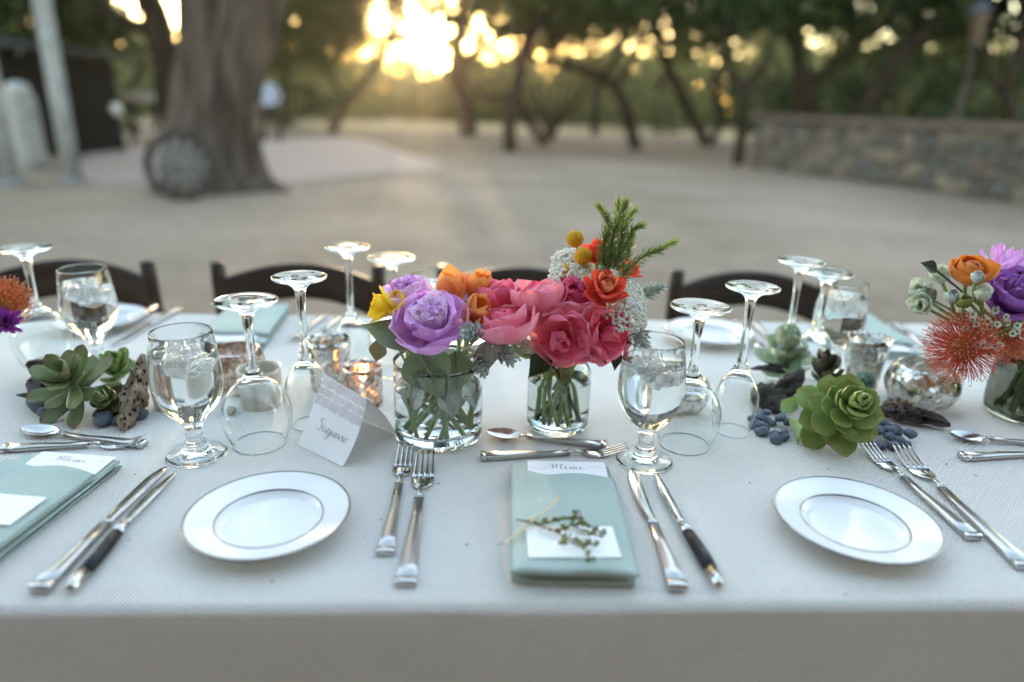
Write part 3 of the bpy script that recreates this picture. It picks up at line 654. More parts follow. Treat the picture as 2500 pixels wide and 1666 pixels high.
def goblet(pos, lab, seed, fill=.86):
    root = thing('water_goblet', lab, 'goblet', (pos.x, pos.y, TZ + EPS), group='goblets of iced water')
    H, foot, sr, zs0, zb, rmax, zmax, rrim = GOB; th = .0016
    o = sprof([(0.0005, .0012), (foot * .7, .0004), (foot * .97, 0), (foot, .0022), (foot * .9, .0048), (foot * .5, .009), (.0145, .0155), (.0150, .020), (.0118, .026), (.0108, .034), (.0112, .042), (.0150, .050), (.0255, .062), (.0365, .077), (.0435, .096), (.0455, .113), (.0445, .133), (.0415, .158), (rrim, H - .001)], 4)
    i = sprof([(rrim - .0006, H + .0003), (rrim - th, H - .002), (.0415 - th, .158), (.0445 - th, .133), (.0455 - th, .113), (.0435 - th, .096), (.0365 - th, .0775), (.0245 - th, .064), (.011, .056), (.0004, .0545)], 4)
    b = MB(); b.lathe(o + i, 60); fixn(b.build('glass_body', GLASS, root))
    lv = H * fill; inn = [q for q in reversed(i) if q[1] < lv]; t = .0004
    rl = inn[-1][0] + t
    pr = [(max(0.0003, r + t), z - t) for r, z in inn] + [(rl, lv), (rl * .96, lv - .0006), (.0003, lv - .001)]
    b = MB(); b.lathe(pr, 60); fixn(b.build('water', WATER, root))
    r = random.Random(seed)
    for k in range(16):
        a = k * 2.4; rr = .029 * math.sqrt((k + .3) / 16); s = r.uniform(.0065, .0105)
        b = MB(); b.box((0, 0, 0), (s, s * r.uniform(.7, 1), s * r.uniform(.6, .9)), s * .25)
        b.v = [tuple(Vector(v) * (1 + .16 * mnoise.noise(Vector(v) * 140 + Vector((k, seed, 0))))) for v in b.v]
        b.build('ice', ICE, root, loc=(rr * math.cos(a), rr * math.sin(a), lv - .003 - r.uniform(0, .006) - (k % 3) * .010), rot=(r.uniform(0, 3), r.uniform(0, 3), r.uniform(0, 3)))
    return root
upturned(at(635, 1082), WINE, 'upturned wine glass between the lettered tent card and succulents', 'wine_glass')
upturned(at(757, 1035), FLUTE, 'upturned champagne flute directly behind the lettered tent card', 'champagne_flute')
upturned(at(1670, 1084), WINE, 'upturned wine glass beside the goblet near the knives', 'wine_glass')
upturned(at(1787, 1052), FLUTE, 'upturned champagne flute next to the blue pebbles and big rosette', 'champagne_flute')
def topat(px, py, h): q = at(px, py, TZ + h); return Vector((q.x, q.y, TZ))
upturned(topat(848, 602, .232), FLUTE, 'upturned champagne flute in front of the chair beyond the lavender peony', 'champagne_flute')
upturned(topat(956, 628, .214), WINE, 'upturned wine glass just behind the yellow flower', 'wine_glass')
upturned(topat(58, 605, .214), WINE, 'upturned wine glass behind the bouquet of orange pincushions and magenta aster', 'wine_glass')
upturned(topat(1957, 637, .232), FLUTE, 'upturned champagne flute behind the pale green rosette', 'champagne_flute')
upturned(topat(2022, 664, .214), WINE, 'upturned wine glass beside the far goblet near the silvered votives', 'wine_glass')
goblet(at(481, 1111), 'iced water goblet between the knives and driftwood', 1)
goblet(at(1572, 1126), 'iced water goblet standing at the tip of the table knife', 2)
goblet(topat(200, 655, .18), 'iced water goblet on the far side behind the succulent and driftwood', 3)
goblet(topat(1058, 668, .18), 'iced water goblet half hidden behind the orange tulips', 4)
goblet(topat(2066, 690, .18), 'iced water goblet on the far side behind the silvered votives', 5)

# ------------------------------------------------------------------ candle holders
WAX = M('wax', (.75, .70, .60), (.7, .64, .53), 20, rough=.5, trl=.3)
FLAME = emis('flame', (1, .55, .18), 3.0)
def holder(pos, prof, lab, mat, lit=False, name='votive_holder', wax=True, rot=0):
    root = thing(name, lab, 'candle holder', (pos.x, pos.y, TZ + EPS), group='silvered glass candle holders')
    b = MB(); o = sprof(prof, 4); i = [(max(.0004, r - .0022), max(.003, z)) for r, z in reversed(o)]
    b.lathe([(0.0004, 0)] + o + i + [(0.0004, .003)], 44); fixn(b.build('glass_cup', mat, root))
    R = min(q[0] for q in o) - .004; zt = .018
    if wax:
        b = MB(); b.lathe([(.0004, .0035), (R, .0035), (R, zt), (R * .8, zt - .002), (.0004, zt - .001)], 28); wx = fixn(b.build('candle', WAX, root))
        b = MB(); b.tube([(0, 0, zt - .002), (.0005, 0, zt + .008)], .0008, 6); b.build('wick', BLACKH, wx)
        if lit:
            b = MB(); b.lathe(sprof([(.0003, 0), (.0035, .004), (.0042, .008), (.0025, .015), (.0002, .023)], 4), 12); b.build('flame', FLAME, wx, loc=(0, 0, zt + .005))
            pl = bpy.data.lights.new('candle_light', 'POINT'); pl.energy = .006; pl.color = (1, .55, .22); pl.shadow_soft_size = .006
            po = bpy.data.objects.new('candle_light', pl); COL.objects.link(po); po.parent = root; po.location = (0, 0, zt + .03)
    return root
CYL = [(.029, 0), (.0305, .002), (.031, .03), (.0315, .062)]
holder(at(889, 985), [(.029, 0), (.0305, .002), (.0305, .03), (.0315, .066)], 'small lit silvered votive behind the tent card', MERCR, True)
holder(at(640, 985), [(.030, 0), (.032, .002), (.033, .03), (.034, .062)], 'pale ribbed votive seen through the upturned wine glass', M('ribbed_pale', (.62, .58, .50), (.45, .42, .36), 60, rough=.25, stretch=(1, 1, .05), spec=.6), False)
holder(at(582, 945), [(.022, 0), (.036, .008), (.048, .032), (.045, .058), (.038, .070)], 'round silvered bowl with a coppery rim behind the ribbed votive', MERCR, False)
holder(at(808, 945), [(.030, 0), (.032, .002), (.034, .04), (.037, .088)], 'tall silvered votive beside the upturned flute and sage napkin', MERC, False)
holder(at(2098, 945), [(.026, 0), (.028, .002), (.032, .045), (.038, .098)], 'tall flared silvered votive behind the big green rosette', MERC, False)
holder(at(2240, 985), [(.030, 0), (.050, .010), (.059, .036), (.052, .060), (.044, .070)], 'round silvered bowl votive behind the grey driftwood', MERC, False)
holder(at(1655, 995), [(.026, 0), (.042, .008), (.050, .030), (.046, .048), (.038, .056)], 'low round silvered votive seen behind the wine glass near the knives', MERC, False)
root = thing('ceramic_cup', 'small white ceramic cup tucked behind the goblet by the driftwood', 'cup', (at(402, 1008).x, at(402, 1008).y + .028, TZ + EPS))
b = MB(); b.lathe(sprof([(.0005, 0), (.024, .001), (.0275, .008), (.029, .03), (.029, .046), (.027, .046), (.026, .03), (.0005, .012)], 4), 36); fixn(b.build('cup_body', M('white_ceramic', (.70, .67, .63), (.62, .58, .54), 30, rough=.5), root))

# ================================================================== PLATES
def plate(c, r, lab):
    root = thing('bread_plate', lab, 'plate', (c.x, c.y, TZ + EPS), group='white plates with platinum lines')
    top = [(.0004, .0065), (.50, .0065), (.58, .0078), (.635, .0125), (.67, .0150), (.80, .0178), (.93, .0208), (.985, .0222)]
    bot = [(1.0, .0218), (.96, .0185), (.80, .0140), (.66, .0085), (.60, .0022), (.585, 0), (.565, 0), (.55, .0022), (.0004, .0035)]
    P = sprof([(a * r, z) for a, z in top], 3) + sprof([(a * r, z) for a, z in bot], 2)
    b = MB(); b.lathe(P, 96); fixn(b.build('dish', PORC, root))
    for a0, a1, z0, z1, nm in ((.974, 1.003, .0222, .0221, 'rim_line'), (.640, .662, .0136, .0148, 'well_line')):
        b = MB(); b.lathe([(a0 * r, z0 + .0001), (lerp(a0, a1, .5) * r, max(z0, z1) + .0008), (a1 * r, z1 + .0001), (a1 * r, z1 - .0012), (a0 * r, z0 - .0012)], 96); b.build(nm, PLAT, root)
    return root
plate(Vector((-.274, .6887, 0)), .0918, 'white plate with platinum lines below the lettered tent card')
plate(Vector((.4128, .714, 0)), .0918, 'white plate with platinum lines below the big green rosette')
plate(Vector((.425, 1.425, 0)), .0918, 'white plate with platinum lines on the far side by the bare chair')
plate(Vector((-.875, 1.40, 0)), .0918, 'white plate with platinum lines behind the far goblet')
plate(Vector((-.13, 1.36, 0)), .0918, 'white plate with platinum lines hidden behind the vase of lavender peonies')

# ================================================================== CUTLERY
def lay(name, lab, tip, end, Ld, group, cat):
    """tip and end are places on the cloth; the piece is drawn along +y from its handle end"""
    d = tip - end; s = d.length / Ld; root = thing(name, lab, cat, (end.x, end.y, TZ + EPS), math.atan2(d.y, d.x) - PI / 2, group)
    root.scale = (1.0, s, 1.0); return root
def handle(root, ln, w0=.0088, w1=.0045, t0=.0036, t1=.0026, zn=.0045):
    b = MB(); b.loft([(0, .009, t0 + .0004, w0, t0), (0, .03, t0 + .0002, w0 * .88, t0), (0, ln * .45, t0 + .0008, lerp(w0, w1, .55), t0), (0, ln * .75, .0045, w1 * 1.08, t1), (0, ln, zn + .001, w1, t1)], .35); h = b.build('handle', STEELB, root)
    b = MB(); b.box((0, .0045, t0 + .0006), (w0 * 1.05, .0042, t0 * 1.12), .0012); b.build('end_cap', STEEL, h)
    b = MB(); b.box((0, ln + .001, zn + .001), (w1 * 1.18, .0018, t1 * 1.25), .0006); b.build('collar', STEEL, h)
def fork(tip, end, lab, sc_=1.0, group='forks laid on the cloth'):
    root = lay('fork', lab, tip, end, .215 * sc_, group, 'fork'); k = sc_
    handle(root, .128 * k, .0090 * k, .0046 * k)
    b = MB(); b.loft([(0, .128 * k, .0055, .0026 * k, .0022), (0, .138 * k, .0068, .0022 * k, .0019), (0, .148 * k, .0055, .0030 * k, .0017)], .5); b.build('neck', STEEL, root)
    def zc(y): t = (y / k - .148) / .067; return .0045 + (-.0035 * math.sin(min(1, t * 1.6) * PI * .55) + .0175 * max(0, t - .25) ** 1.6) * k
    b = MB(); b.loft([(0, y * k, zc(y * k), w_ * k, .0010) for y, w_ in ((.1475, .0030), (.151, .0065), (.155, .0098), (.161, .0118), (.168, .0121), (.1745, .0121))], .5); hd = b.build('head', STEEL, root)
    for q in range(4):
        x0 = (-.0093 + .0062 * q) * k; x1 = (-.0088 + .00587 * q) * k
        b = MB(); b.loft([(lerp(x0, x1, t), lerp(.1735, .215, t) * k, zc(lerp(.1735, .215, t) * k), lerp(.0026, .0012, t) * k, lerp(.0010, .0007, t)) for t in (0, .2, .4, .6, .8, 1)], .5); b.build('tine', STEEL, hd)
    return root
def spoon(tip, end, lab):
    root = lay('spoon', lab, tip, end, .185, 'dessert spoons above the place settings', 'spoon')
    handle(root, .118, .0076, .0038)
    b = MB(); b.loft([(0, .118, .0055, .0022, .0020), (0, .127, .0070, .0019, .0017), (0, .134, .0058, .0030, .0012)], .5); b.build('neck', STEEL, root)
    b = MB(); pts = []; nu, nv = 22, 15
    for side in (0, 1):
        pts = []
        for i in range(nu):
            u = i / (nu - 1); y = lerp(.132, .185, u); hw = .0165 * (math.sin(PI * (u * .93 + .055)) ** .62) * (1.0 - .18 * (u - .4))
            dep = .0075 * math.sin(PI * min(1, u * .95 + .03)) ** .8
            for j in range(nv):
                v = -1 + 2 * j / (nv - 1); z = .0085 - dep * (1 - v * v) - (0 if side == 0 else .0011) + .002 * (u - .5)
                pts.append((hw * v, y, z))
        b.grid(pts, nu, nv)
    fixn(b.build('bowl', STEEL, root)); return root
def knife(tip, end, lab):
    root = lay('table_knife', lab, tip, end, .245, 'table knives', 'knife')
    b = MB(); b.loft([(0, .010, .0046, .0102, .0044), (0, .03, .0044, .0090, .0042), (0, .075, .0042, .0064, .0040), (0, .112, .0044, .0056, .0040)], .3); h = b.build('handle', STEELB, root)
    b = MB(); b.box((0, .0052, .0048), (.0108, .0048, .0047), .0014); b.build('end_cap', STEEL, h)
    b = MB(); b.box((0, .1135, .0046), (.0062, .002, .0045), .0008); b.build('collar', STEEL, h)
    b = MB(); secs = []
    for t, l_, r_ in ((0, -.0052, .0052), (.06, -.0058, .0052), (.14, -.0082, .0052), (.3, -.0098, .0054), (.55, -.0105, .0060), (.75, -.0098, .0066), (.88, -.0074, .0066), (.96, -.0036, .0056), (1, -.0004, .0030)):
        secs.append(((l_ + r_) / 2, lerp(.1155, .245, t), lerp(.0048, .0022, min(1, t * 2)), (r_ - l_) / 2, .0010))
    b.loft(secs, .6); b.build('blade', STEEL, root); return root
def steak_knife(tip, end, lab):
    root = lay('steak_knife', lab, tip, end, .235, 'black handled steak knives', 'knife')
    b = MB(); crv = lambda y: .0045 * math.sin(max(0, .105 - y) * 16)
    b.loft([(crv(y), y, .0075, w_, t_) for y, w_, t_ in ((.026, .0078, .0066), (.045, .0082, .0068), (.07, .0078, .0066), (.092, .0070, .0058))], .75); h = b.build('handle', BLACKH, root)
    b = MB(); b.loft([(crv(y), y, .0075, w_, t_) for y, w_, t_ in ((0, .0028, .003), (.002, .0054, .0054), (.008, .0070, .0063), (.026, .0080, .0069))], .8); b.build('end_cap', STEEL, h)
    b = MB(); b.loft([(crv(y), y, .0072, w_, t_) for y, w_, t_ in ((.092, .0073, .0062), (.104, .0062, .0050), (.112, .0056, .0036))], .75); b.build('bolster', STEEL, h)
    for y in (.05, .082):
        b = MB(); b.blob((crv(y), y, .0139 if y < .06 else .0133), .0013, 0, 0, 1, 1, (1, 1, .5)); b.build('rivet', STEEL, h)
    b = MB(); b.loft([((l_ + r_) / 2, lerp(.110, .235, t), lerp(.0070, .0024, t), (r_ - l_) / 2, th_) for t, l_, r_, th_ in ((0, -.0050, .0050, .0022), (.08, -.0066, .0046, .0014), (.3, -.0078, .0054, .0011), (.6, -.0070, .0058, .0010), (.85, -.0030, .0050, .0009), (.96, .0006, .0036, .0007), (1, .0020, .0026, .0005))], .6); b.build('blade', STEEL, root)
    return root
fork(at(992, 1103), at(940, 1362), 'shorter dinner fork, inner of the pair beside the sage napkin side of the plate', 1.08)
fork(at(1040, 1122), at(990, 1438), 'longer dinner fork between the lettered card plate and sage napkin', 1.24)
fork(at(2112, 1096), at(2378, 1324), 'shorter fork lying along the plate below the rosette', 1.06)
fork(at(2192, 1104), at(2505, 1396), 'longer fork of the pair pointing at the loose blue pebbles', 1.25)
knife(at(1542, 1150), at(1655, 1449), 'table knife with bright square handle beside the menu napkin')
steak_knife(at(1597, 1160), at(1745, 1447), 'black handled steak knife beside the table knife near the menu napkin')
knife(at(403, 1146), at(95, 1453), 'table knife lying next to the cropped sage napkin')
steak_knife(at(430, 1155), at(160, 1456), 'black handled steak knife between table knife and lettered card plate')
spoon(at(1187, 1066), at(1480, 1094), 'dessert spoon lying in front of the glass jar of flowers')
fork(at(1530, 1108), at(1172, 1122), 'dessert fork pointing at the goblet above the menu napkin', 1.0)
spoon(at(54, 1058), at(355, 1093), 'dessert spoon by the driftwood and blue stones')
fork(at(352, 1088), at(6, 1102), 'dessert fork crossing the spoon below the driftwood', 1.0)
spoon(at(2315, 1072), at(2610, 1098), 'dessert spoon in front of the dark vase of pincushions')
fork(at(2700, 1110), at(2344, 1122), 'dessert fork below the dark vase of pincushions', 1.0)
# far side
knife(at(275, 848), at(432, 762), 'far side table knife beside the plate behind the goblet')
steak_knife(at(245, 838), at(388, 757), 'far side black handled knife beside the plate behind the goblet')
fork(at(715, 838), at(790, 775), 'far side fork by the tall silvered votive', 1.0)
fork(at(755, 840), at(832, 778), 'far side fork next to the upturned flute behind the tall votive', 1.08)
fork(at(1905, 862), at(1838, 790), 'far side fork next to the plate by the bare chair', 1.0)
fork(at(1872, 868), at(1800, 790), 'far side fork touching the plate by the bare chair', 1.08)
knife(at(2262, 848), at(2182, 796), 'far side table knife behind the bouquet of pincushions')

# ================================================================== LETTERING
def stroke(b, pts, w0, w1, n=5, slant=None):
    q = spline([(x, y, 0) for x, y in pts], n); base = len(b.v); m = len(q)
    for i, p in enumerate(q):
        t = (q[min(i + 1, m - 1)] - q[max(i - 1, 0)]); t = t.normalized() if t.length > 1e-9 else Vector((1, 0, 0))
        w_ = lerp(w0, w1, max(0, -t.y) ** 1.3); nn = Vector((-t.y, t.x, 0)) * w_ * .5
        b.v += [tuple(p + nn), tuple(p - nn)]
    for i in range(m - 1): b.face((base + 2 * i, base + 2 * i + 1, base + 2 * i + 3, base + 2 * i + 2))
MENU = [[(-3.6, .1), (-3.0, -.05), (-2.2, .0), (-1.5, .55), (-1.2, .9)], [(-1.35, .75), (-1.2, 1.0), (-1.15, .5), (-1.3, 0)], [(-1.3, 0), (-1.0, .6), (-.75, 1.0), (-.78, .45), (-.85, .15)], [(-.85, .15), (-.5, .7), (-.2, 1.02), (-.3, .45), (-.35, .05), (-.15, .0), (.05, .15)],
        [(.05, .15), (.3, .35), (.4, .48), (.28, .55), (.15, .35), (.2, .08), (.4, .02), (.65, .2)], [(.65, .2), (.78, .45), (.75, .02)], [(.75, .02), (.95, .4), (1.12, .48), (1.08, .1), (1.18, .0), (1.4, .25)], [(1.4, .45), (1.35, .1), (1.5, .0), (1.75, .2), (1.85, .48)], [(1.85, .48), (1.8, .08), (2.0, .0), (2.4, .15), (2.9, .5), (3.5, .55), (4.2, .35)]]
SAGUARO = [[(.55, .95), (.35, 1.12), (.05, 1.0), (.05, .78), (.25, .55), (.22, .2), (0, .0), (-.3, .1), (-.35, .3)], [(.85, .42), (.65, .5), (.5, .3), (.55, .05), (.75, .08), (.9, .35), (.88, .1), (.98, .0), (1.15, .2)],
           [(1.45, .42), (1.25, .5), (1.12, .3), (1.18, .08), (1.36, .12), (1.48, .42), (1.4, -.2), (1.22, -.52), (1.02, -.4), (1.2, -.1), (1.6, .12)], [(1.72, .45), (1.66, .12), (1.8, .02), (2.0, .2), (2.06, .45)], [(2.06, .45), (2.02, .1), (2.12, .0), (2.3, .2)],
           [(2.6, .42), (2.4, .5), (2.27, .3), (2.32, .06), (2.5, .1), (2.65, .4), (2.62, .1), (2.72, .0), (2.85, .2)], [(2.85, .2), (2.95, .5), (3.05, .42), (3.02, .1), (3.12, .0), (3.28, .2)], [(3.45, .45), (3.28, .35), (3.3, .08), (3.48, .02), (3.6, .25), (3.48, .46), (3.55, .4), (3.85, .48)]]
NAMECARD = [[(0, .8), (-.05, .1)], [(-.2, .85), (.2, .98), (.4, .8), (.0, .5), (.45, .3), (.3, .02), (-.05, .08)], [(.9, .4), (.68, .45), (.6, .2), (.75, .05), (.92, .35), (.92, .05), (1.1, .2)], [(1.15, .45), (1.12, .1), (1.3, .05), (1.45, .4), (1.42, .05), (1.6, .2)], [(2.6, .3), (2.75, .5), (2.72, .05), (2.95, .45), (2.95, .05), (3.2, .45), (3.2, .05), (3.4, .2)], [(3.6, .4), (3.5, .1), (3.75, .1), (3.8, .4), (3.8, .05), (4.1, .2)]]
def lettering(strokes, s, w0, w1, mat, parent, mtx):
    b = MB()
    for k in strokes: stroke(b, [(x * s, y * s) for x, y in k], w0, w1)
    b.v = [tuple(mtx(Vector(v))) for v in b.v]; o = b.build('lettering', mat, parent); return o

# ================================================================== NAPKINS
def slab(b, hw, y0, y1, z0, t, seed, back=lambda x: 0, wob=.0022, rise=0):
    nx, r = 30, t / 2; pts = []
    sec = [(y0 + r - r * math.cos(a), r + r * math.sin(a)) for a in np.linspace(-PI / 2, PI / 2, 7)]
    ysN = np.linspace(y0 + r, y1 - r, 14)[1:-1]
    loop = [(y0 + r - r * math.sin(a), r - r * math.cos(a)) for a in np.linspace(0, PI, 8)] + [(y, t) for y in ysN] + [(y1 - r + r * math.sin(a), r + r * math.cos(a)) for a in np.linspace(0, PI, 8)] + [(y, 0) for y in ysN[::-1]]
    for i in range(nx):
        x = lerp(-hw, hw, i / (nx - 1)); e = min(1, .35 + 8 * min(i, nx - 1 - i) / nx)
        for y, z in loop:
            f = max(0, (y - (y1 - .03)) / .03)
            zz = z0 + r + (z - r) * e + wob * mnoise.noise(Vector((x * 30, y * 14, seed))) + rise * (y0 - y) / (y0 - y1) + .0030 * mnoise.noise(Vector((x * 22, seed * 3, 0))) * max(0, 1 - (y - y0) / .02)
            yy = y + f * back(x) + .0015 * mnoise.noise(Vector((x * 25, seed, 5))) * (1 if y < y0 + .02 else 0)
            pts.append((x, yy, zz))
    b.grid(pts, nx, len(loop), cv=True)
    n = len(loop); bs = len(b.v) - nx * n
    b.face(tuple(bs + k for k in range(n))); b.face(tuple(bs + (nx - 1) * n + k for k in reversed(range(n))))
    return b
def napkin(c, rz, lab, cardlab, detail=True, who=0):
    root = thing('folded_napkin', lab, 'napkin', (c.x, c.y, TZ + EPS), rz, 'folded sage linen napkins')
    hw = .0665
    slab(MB(), hw - .002, -.1185, .120, 0, .0068, 1 + who).build('under_fold', TEAL, root)
    slab(MB(), hw - .0005, -.1150, .117, .0080, .0062, 2 + who).build('middle_fold', TEAL, root)
    slab(MB(), hw, -.1240, .076, .0155, .0092, 3 + who, lambda x: .0035 * math.sin(x * 70) - .09 * x).build('pocket_fold', TEAL, root)
    m = loc_mat(root)
    cr = thing('menu_card', cardlab, 'card', m @ Vector((.008, .050, .0146)), rz, 'menu cards tucked in napkins')
    b = MB(); pts = [(x, y, .0002 + .003 * max(0, (y - .03) / .04) * 0 + .0016 * math.sin(max(0, y - .02) * 30) - .02 * abs(x) * 0 + k * .0004) for k in (0, 1) for x in np.linspace(-.052, .052, 10) for y in np.linspace(-.06, .068, 14)]
    b.grid(pts[:140], 10, 14); b.grid(pts[140:], 10, 14); b.build('card_stock', PAPER, cr)
    zf = lambda y: .0002 + .0016 * math.sin(max(0, y - .02) * 30) + .0004 + .00025
    lettering(MENU, .0122, .0003, .0011, INKR, cr, lambda v: Vector((v.x - .004, v.y + .048, zf(v.y + .048))))
    return root, m
cen = (at(1240, 1155) + at(1500, 1155) + at(1242, 1440) + at(1545, 1440)) / 4
nap, nm = napkin(cen + Vector((0, .002, 0)), rad(.4), 'folded sage napkin with menu card, name card and thyme sprig between fork and knife', 'menu card tucked in the napkin beside the black handled steak knife')
def card_flat(name, lab, corners, z, grp):
    q = [at(x, y, z) for x, y in corners]; c = sum(q, Vector()) / 4; d = (q[1] - q[0]).normalized(); rz = math.atan2(d.y, d.x)
    root = thing(name, lab, 'card', c, rz, grp); hx = ((q[1] - q[0]).length + (q[2] - q[3]).length) / 4; hy = ((q[0] - q[3]).length + (q[1] - q[2]).length) / 4
    b = MB(); b.box((0, 0, 0), (hx, hy, .0004)); b.build('card_stock', IVORYP, root, smooth=False); return root, hx, hy
ZN = TZ + .0262
nc, hx, hy = card_flat('name_card', 'blank edged name card lying under the thyme sprig', ((1285, 1286), (1497, 1286), (1516, 1364), (1288, 1359)), ZN + .0012, 'name cards on napkins')
lettering(NAMECARD, .0145, .0003, .0007, INKT, nc, lambda v: Vector((v.x - hx + .016, v.y + .010, .0007)))
def Zs(X, Y, z=.0035): return at(1100 + X / 3.136, 1020 + Y / 3.136, ZN + z + .003)
THYME = M('thyme_leaf', (.17, .20, .075), (.25, .27, .11), 90, rough=.7, trl=.2); TWIG = M('thyme_twig', (.16, .09, .055), rough=.8); RAFF = M('raffia', (.52, .45, .31), (.44, .37, .24), 60, rough=.8)
def sprig(lab, T, seed):
    o = T(505, 780); root = thing('thyme_sprig', lab, 'sprig', o, group='thyme sprigs on napkins'); r = random.Random(seed); iv = lambda p: p - o
    paths = [[(505, 780), (560, 790), (620, 805), (700, 815), (800, 790), (870, 778), (930, 775), (990, 770)], [(620, 805), (780, 862), (850, 850), (930, 825), (1000, 815), (1080, 835), (1160, 882)], [(780, 862), (880, 912), (960, 945), (1010, 965), (1040, 1030), (1075, 1095)], [(1010, 965), (1060, 960), (1095, 975)], [(930, 825), (1000, 860), (1060, 880), (1130, 905)], [(880, 912), (870, 950), (880, 970)], [(930, 775), (970, 740), (1000, 745)]]
    for k, pth in enumerate(paths):
        q = [iv(T(x, y, .004 + .004 * math.sin(i * 1.7 + k))) for i, (x, y) in enumerate(pth)]
        b = MB(); b.tube(spline(q, 4), .0008 if k else .0010, 5); b.build('twig', TWIG, root)
        sp = spline(q, 4); b = MB()
        for i in range(6 if k == 0 else 2, len(sp)):
            for s in range(3 if i % 4 in (0, 1) else 0):
                p = sp[i]; d = Vector((r.gauss(0, 1), r.gauss(0, 1), abs(r.gauss(0, .7)))).normalized(); ln = r.uniform(.0045, .0085); sd = d.cross(Vector((r.gauss(0, 1), r.gauss(0, 1), r.gauss(0, 1)))).normalized() * ln * .42
                a = len(b.v); b.v += [tuple(p), tuple(p + d * ln * .5 + sd), tuple(p + d * ln), tuple(p + d * ln * .5 - sd)]; b.face((a, a + 1, a + 2, a + 3))
        o2 = b.build('leaves', THYME, root); o2['kind'] = 'stuff'
    b = MB()
    for s in range(14):
        p = iv(T(985 + r.uniform(-16, 22), 735 + r.uniform(-16, 22), r.uniform(.006, .011))); b.blob(p, .0012, s, .3, 2, 1)
    b.build('blossom', M('thyme_flower', (.7, .62, .68), rough=.8), root)
    b = MB(); q = [iv(T(x, y, z)) for x, y, z in ((345, 985, -.014), (430, 945, -.001), (510, 880, .003), (600, 800, .004), (640, 775, .005), (720, 715, .006), (800, 640, .009), (845, 592, .011))]
    sp = spline(q, 5); base = 0
    for i, p in enumerate(sp):
        t = (sp[min(i + 1, len(sp) - 1)] - sp[max(0, i - 1)]).normalized(); sd = t.cross(Vector((.3 * math.sin(i * .4), .2, 1))).normalized() * (.0019 + .0006 * math.sin(i * .7))
        b.v += [tuple(p + sd), tuple(p + Vector((0, 0, .0005))), tuple(p - sd)]
    for i in range(len(sp) - 1): b.face((3 * i, 3 * i + 1, 3 * i + 4, 3 * i + 3)); b.face((3 * i + 1, 3 * i + 2, 3 * i + 5, 3 * i + 4))
    b.tube(spline([iv(T(590, 795, .002)), iv(T(600, 812, .008)), iv(T(625, 800, .010)), iv(T(620, 782, .007)), iv(T(596, 790, .002))], 4), .0012, 6)
    b.build('raffia_tie', RAFF, root)
sprig('thyme sprig tied with raffia across the name card', Zs, 1)
# napkin at the cropped place setting beside the knives
n2, m2 = napkin(Vector((-.588, .700, 0)), rad(-5), 'cropped sage napkin with menu card beside the crossed dessert spoon and fork', 'menu card tucked in the sage napkin below the crossed spoon', who=10)
off = n2.location - nap.location
o2 = at(1285, 1286, ZN)
nc2 = thing('name_card', 'name card on the sage napkin below the crossed spoon and fork', 'card', (n2.location.x + .002, n2.location.y - .028, ZN + .0012), rad(-5), 'name cards on napkins')
b = MB(); b.box((0, 0, 0), (.051, .028, .0004)); b.build('card_stock', IVORYP, nc2, smooth=False)
rot = Matrix.Rotation(rad(-5), 4, 'Z')
sprig('thyme sprig with raffia on the sage napkin below the crossed spoon', lambda X, Y, z=.0035: n2.location + rot @ (Zs(X, Y, z) - nap.location), 5)
napkin(Vector((.86, .70, 0)), rad(6), 'sage napkin barely showing beyond the dessert fork by the dark vase', 'menu card in the sage napkin beyond the dark vase', who=20)
napkin(at(598, 812) + Vector((0, .01, 0)), rad(186), 'sage napkin on the far side in front of a chair and behind the ribbed votive', 'menu card in the far side napkin behind the ribbed votive', who=30)
napkin(at(2120, 838) + Vector((0, .02, 0)), rad(178), 'sage napkin on the far side behind the tall flared votive', 'menu card in the far side napkin behind the flared votive', who=40)

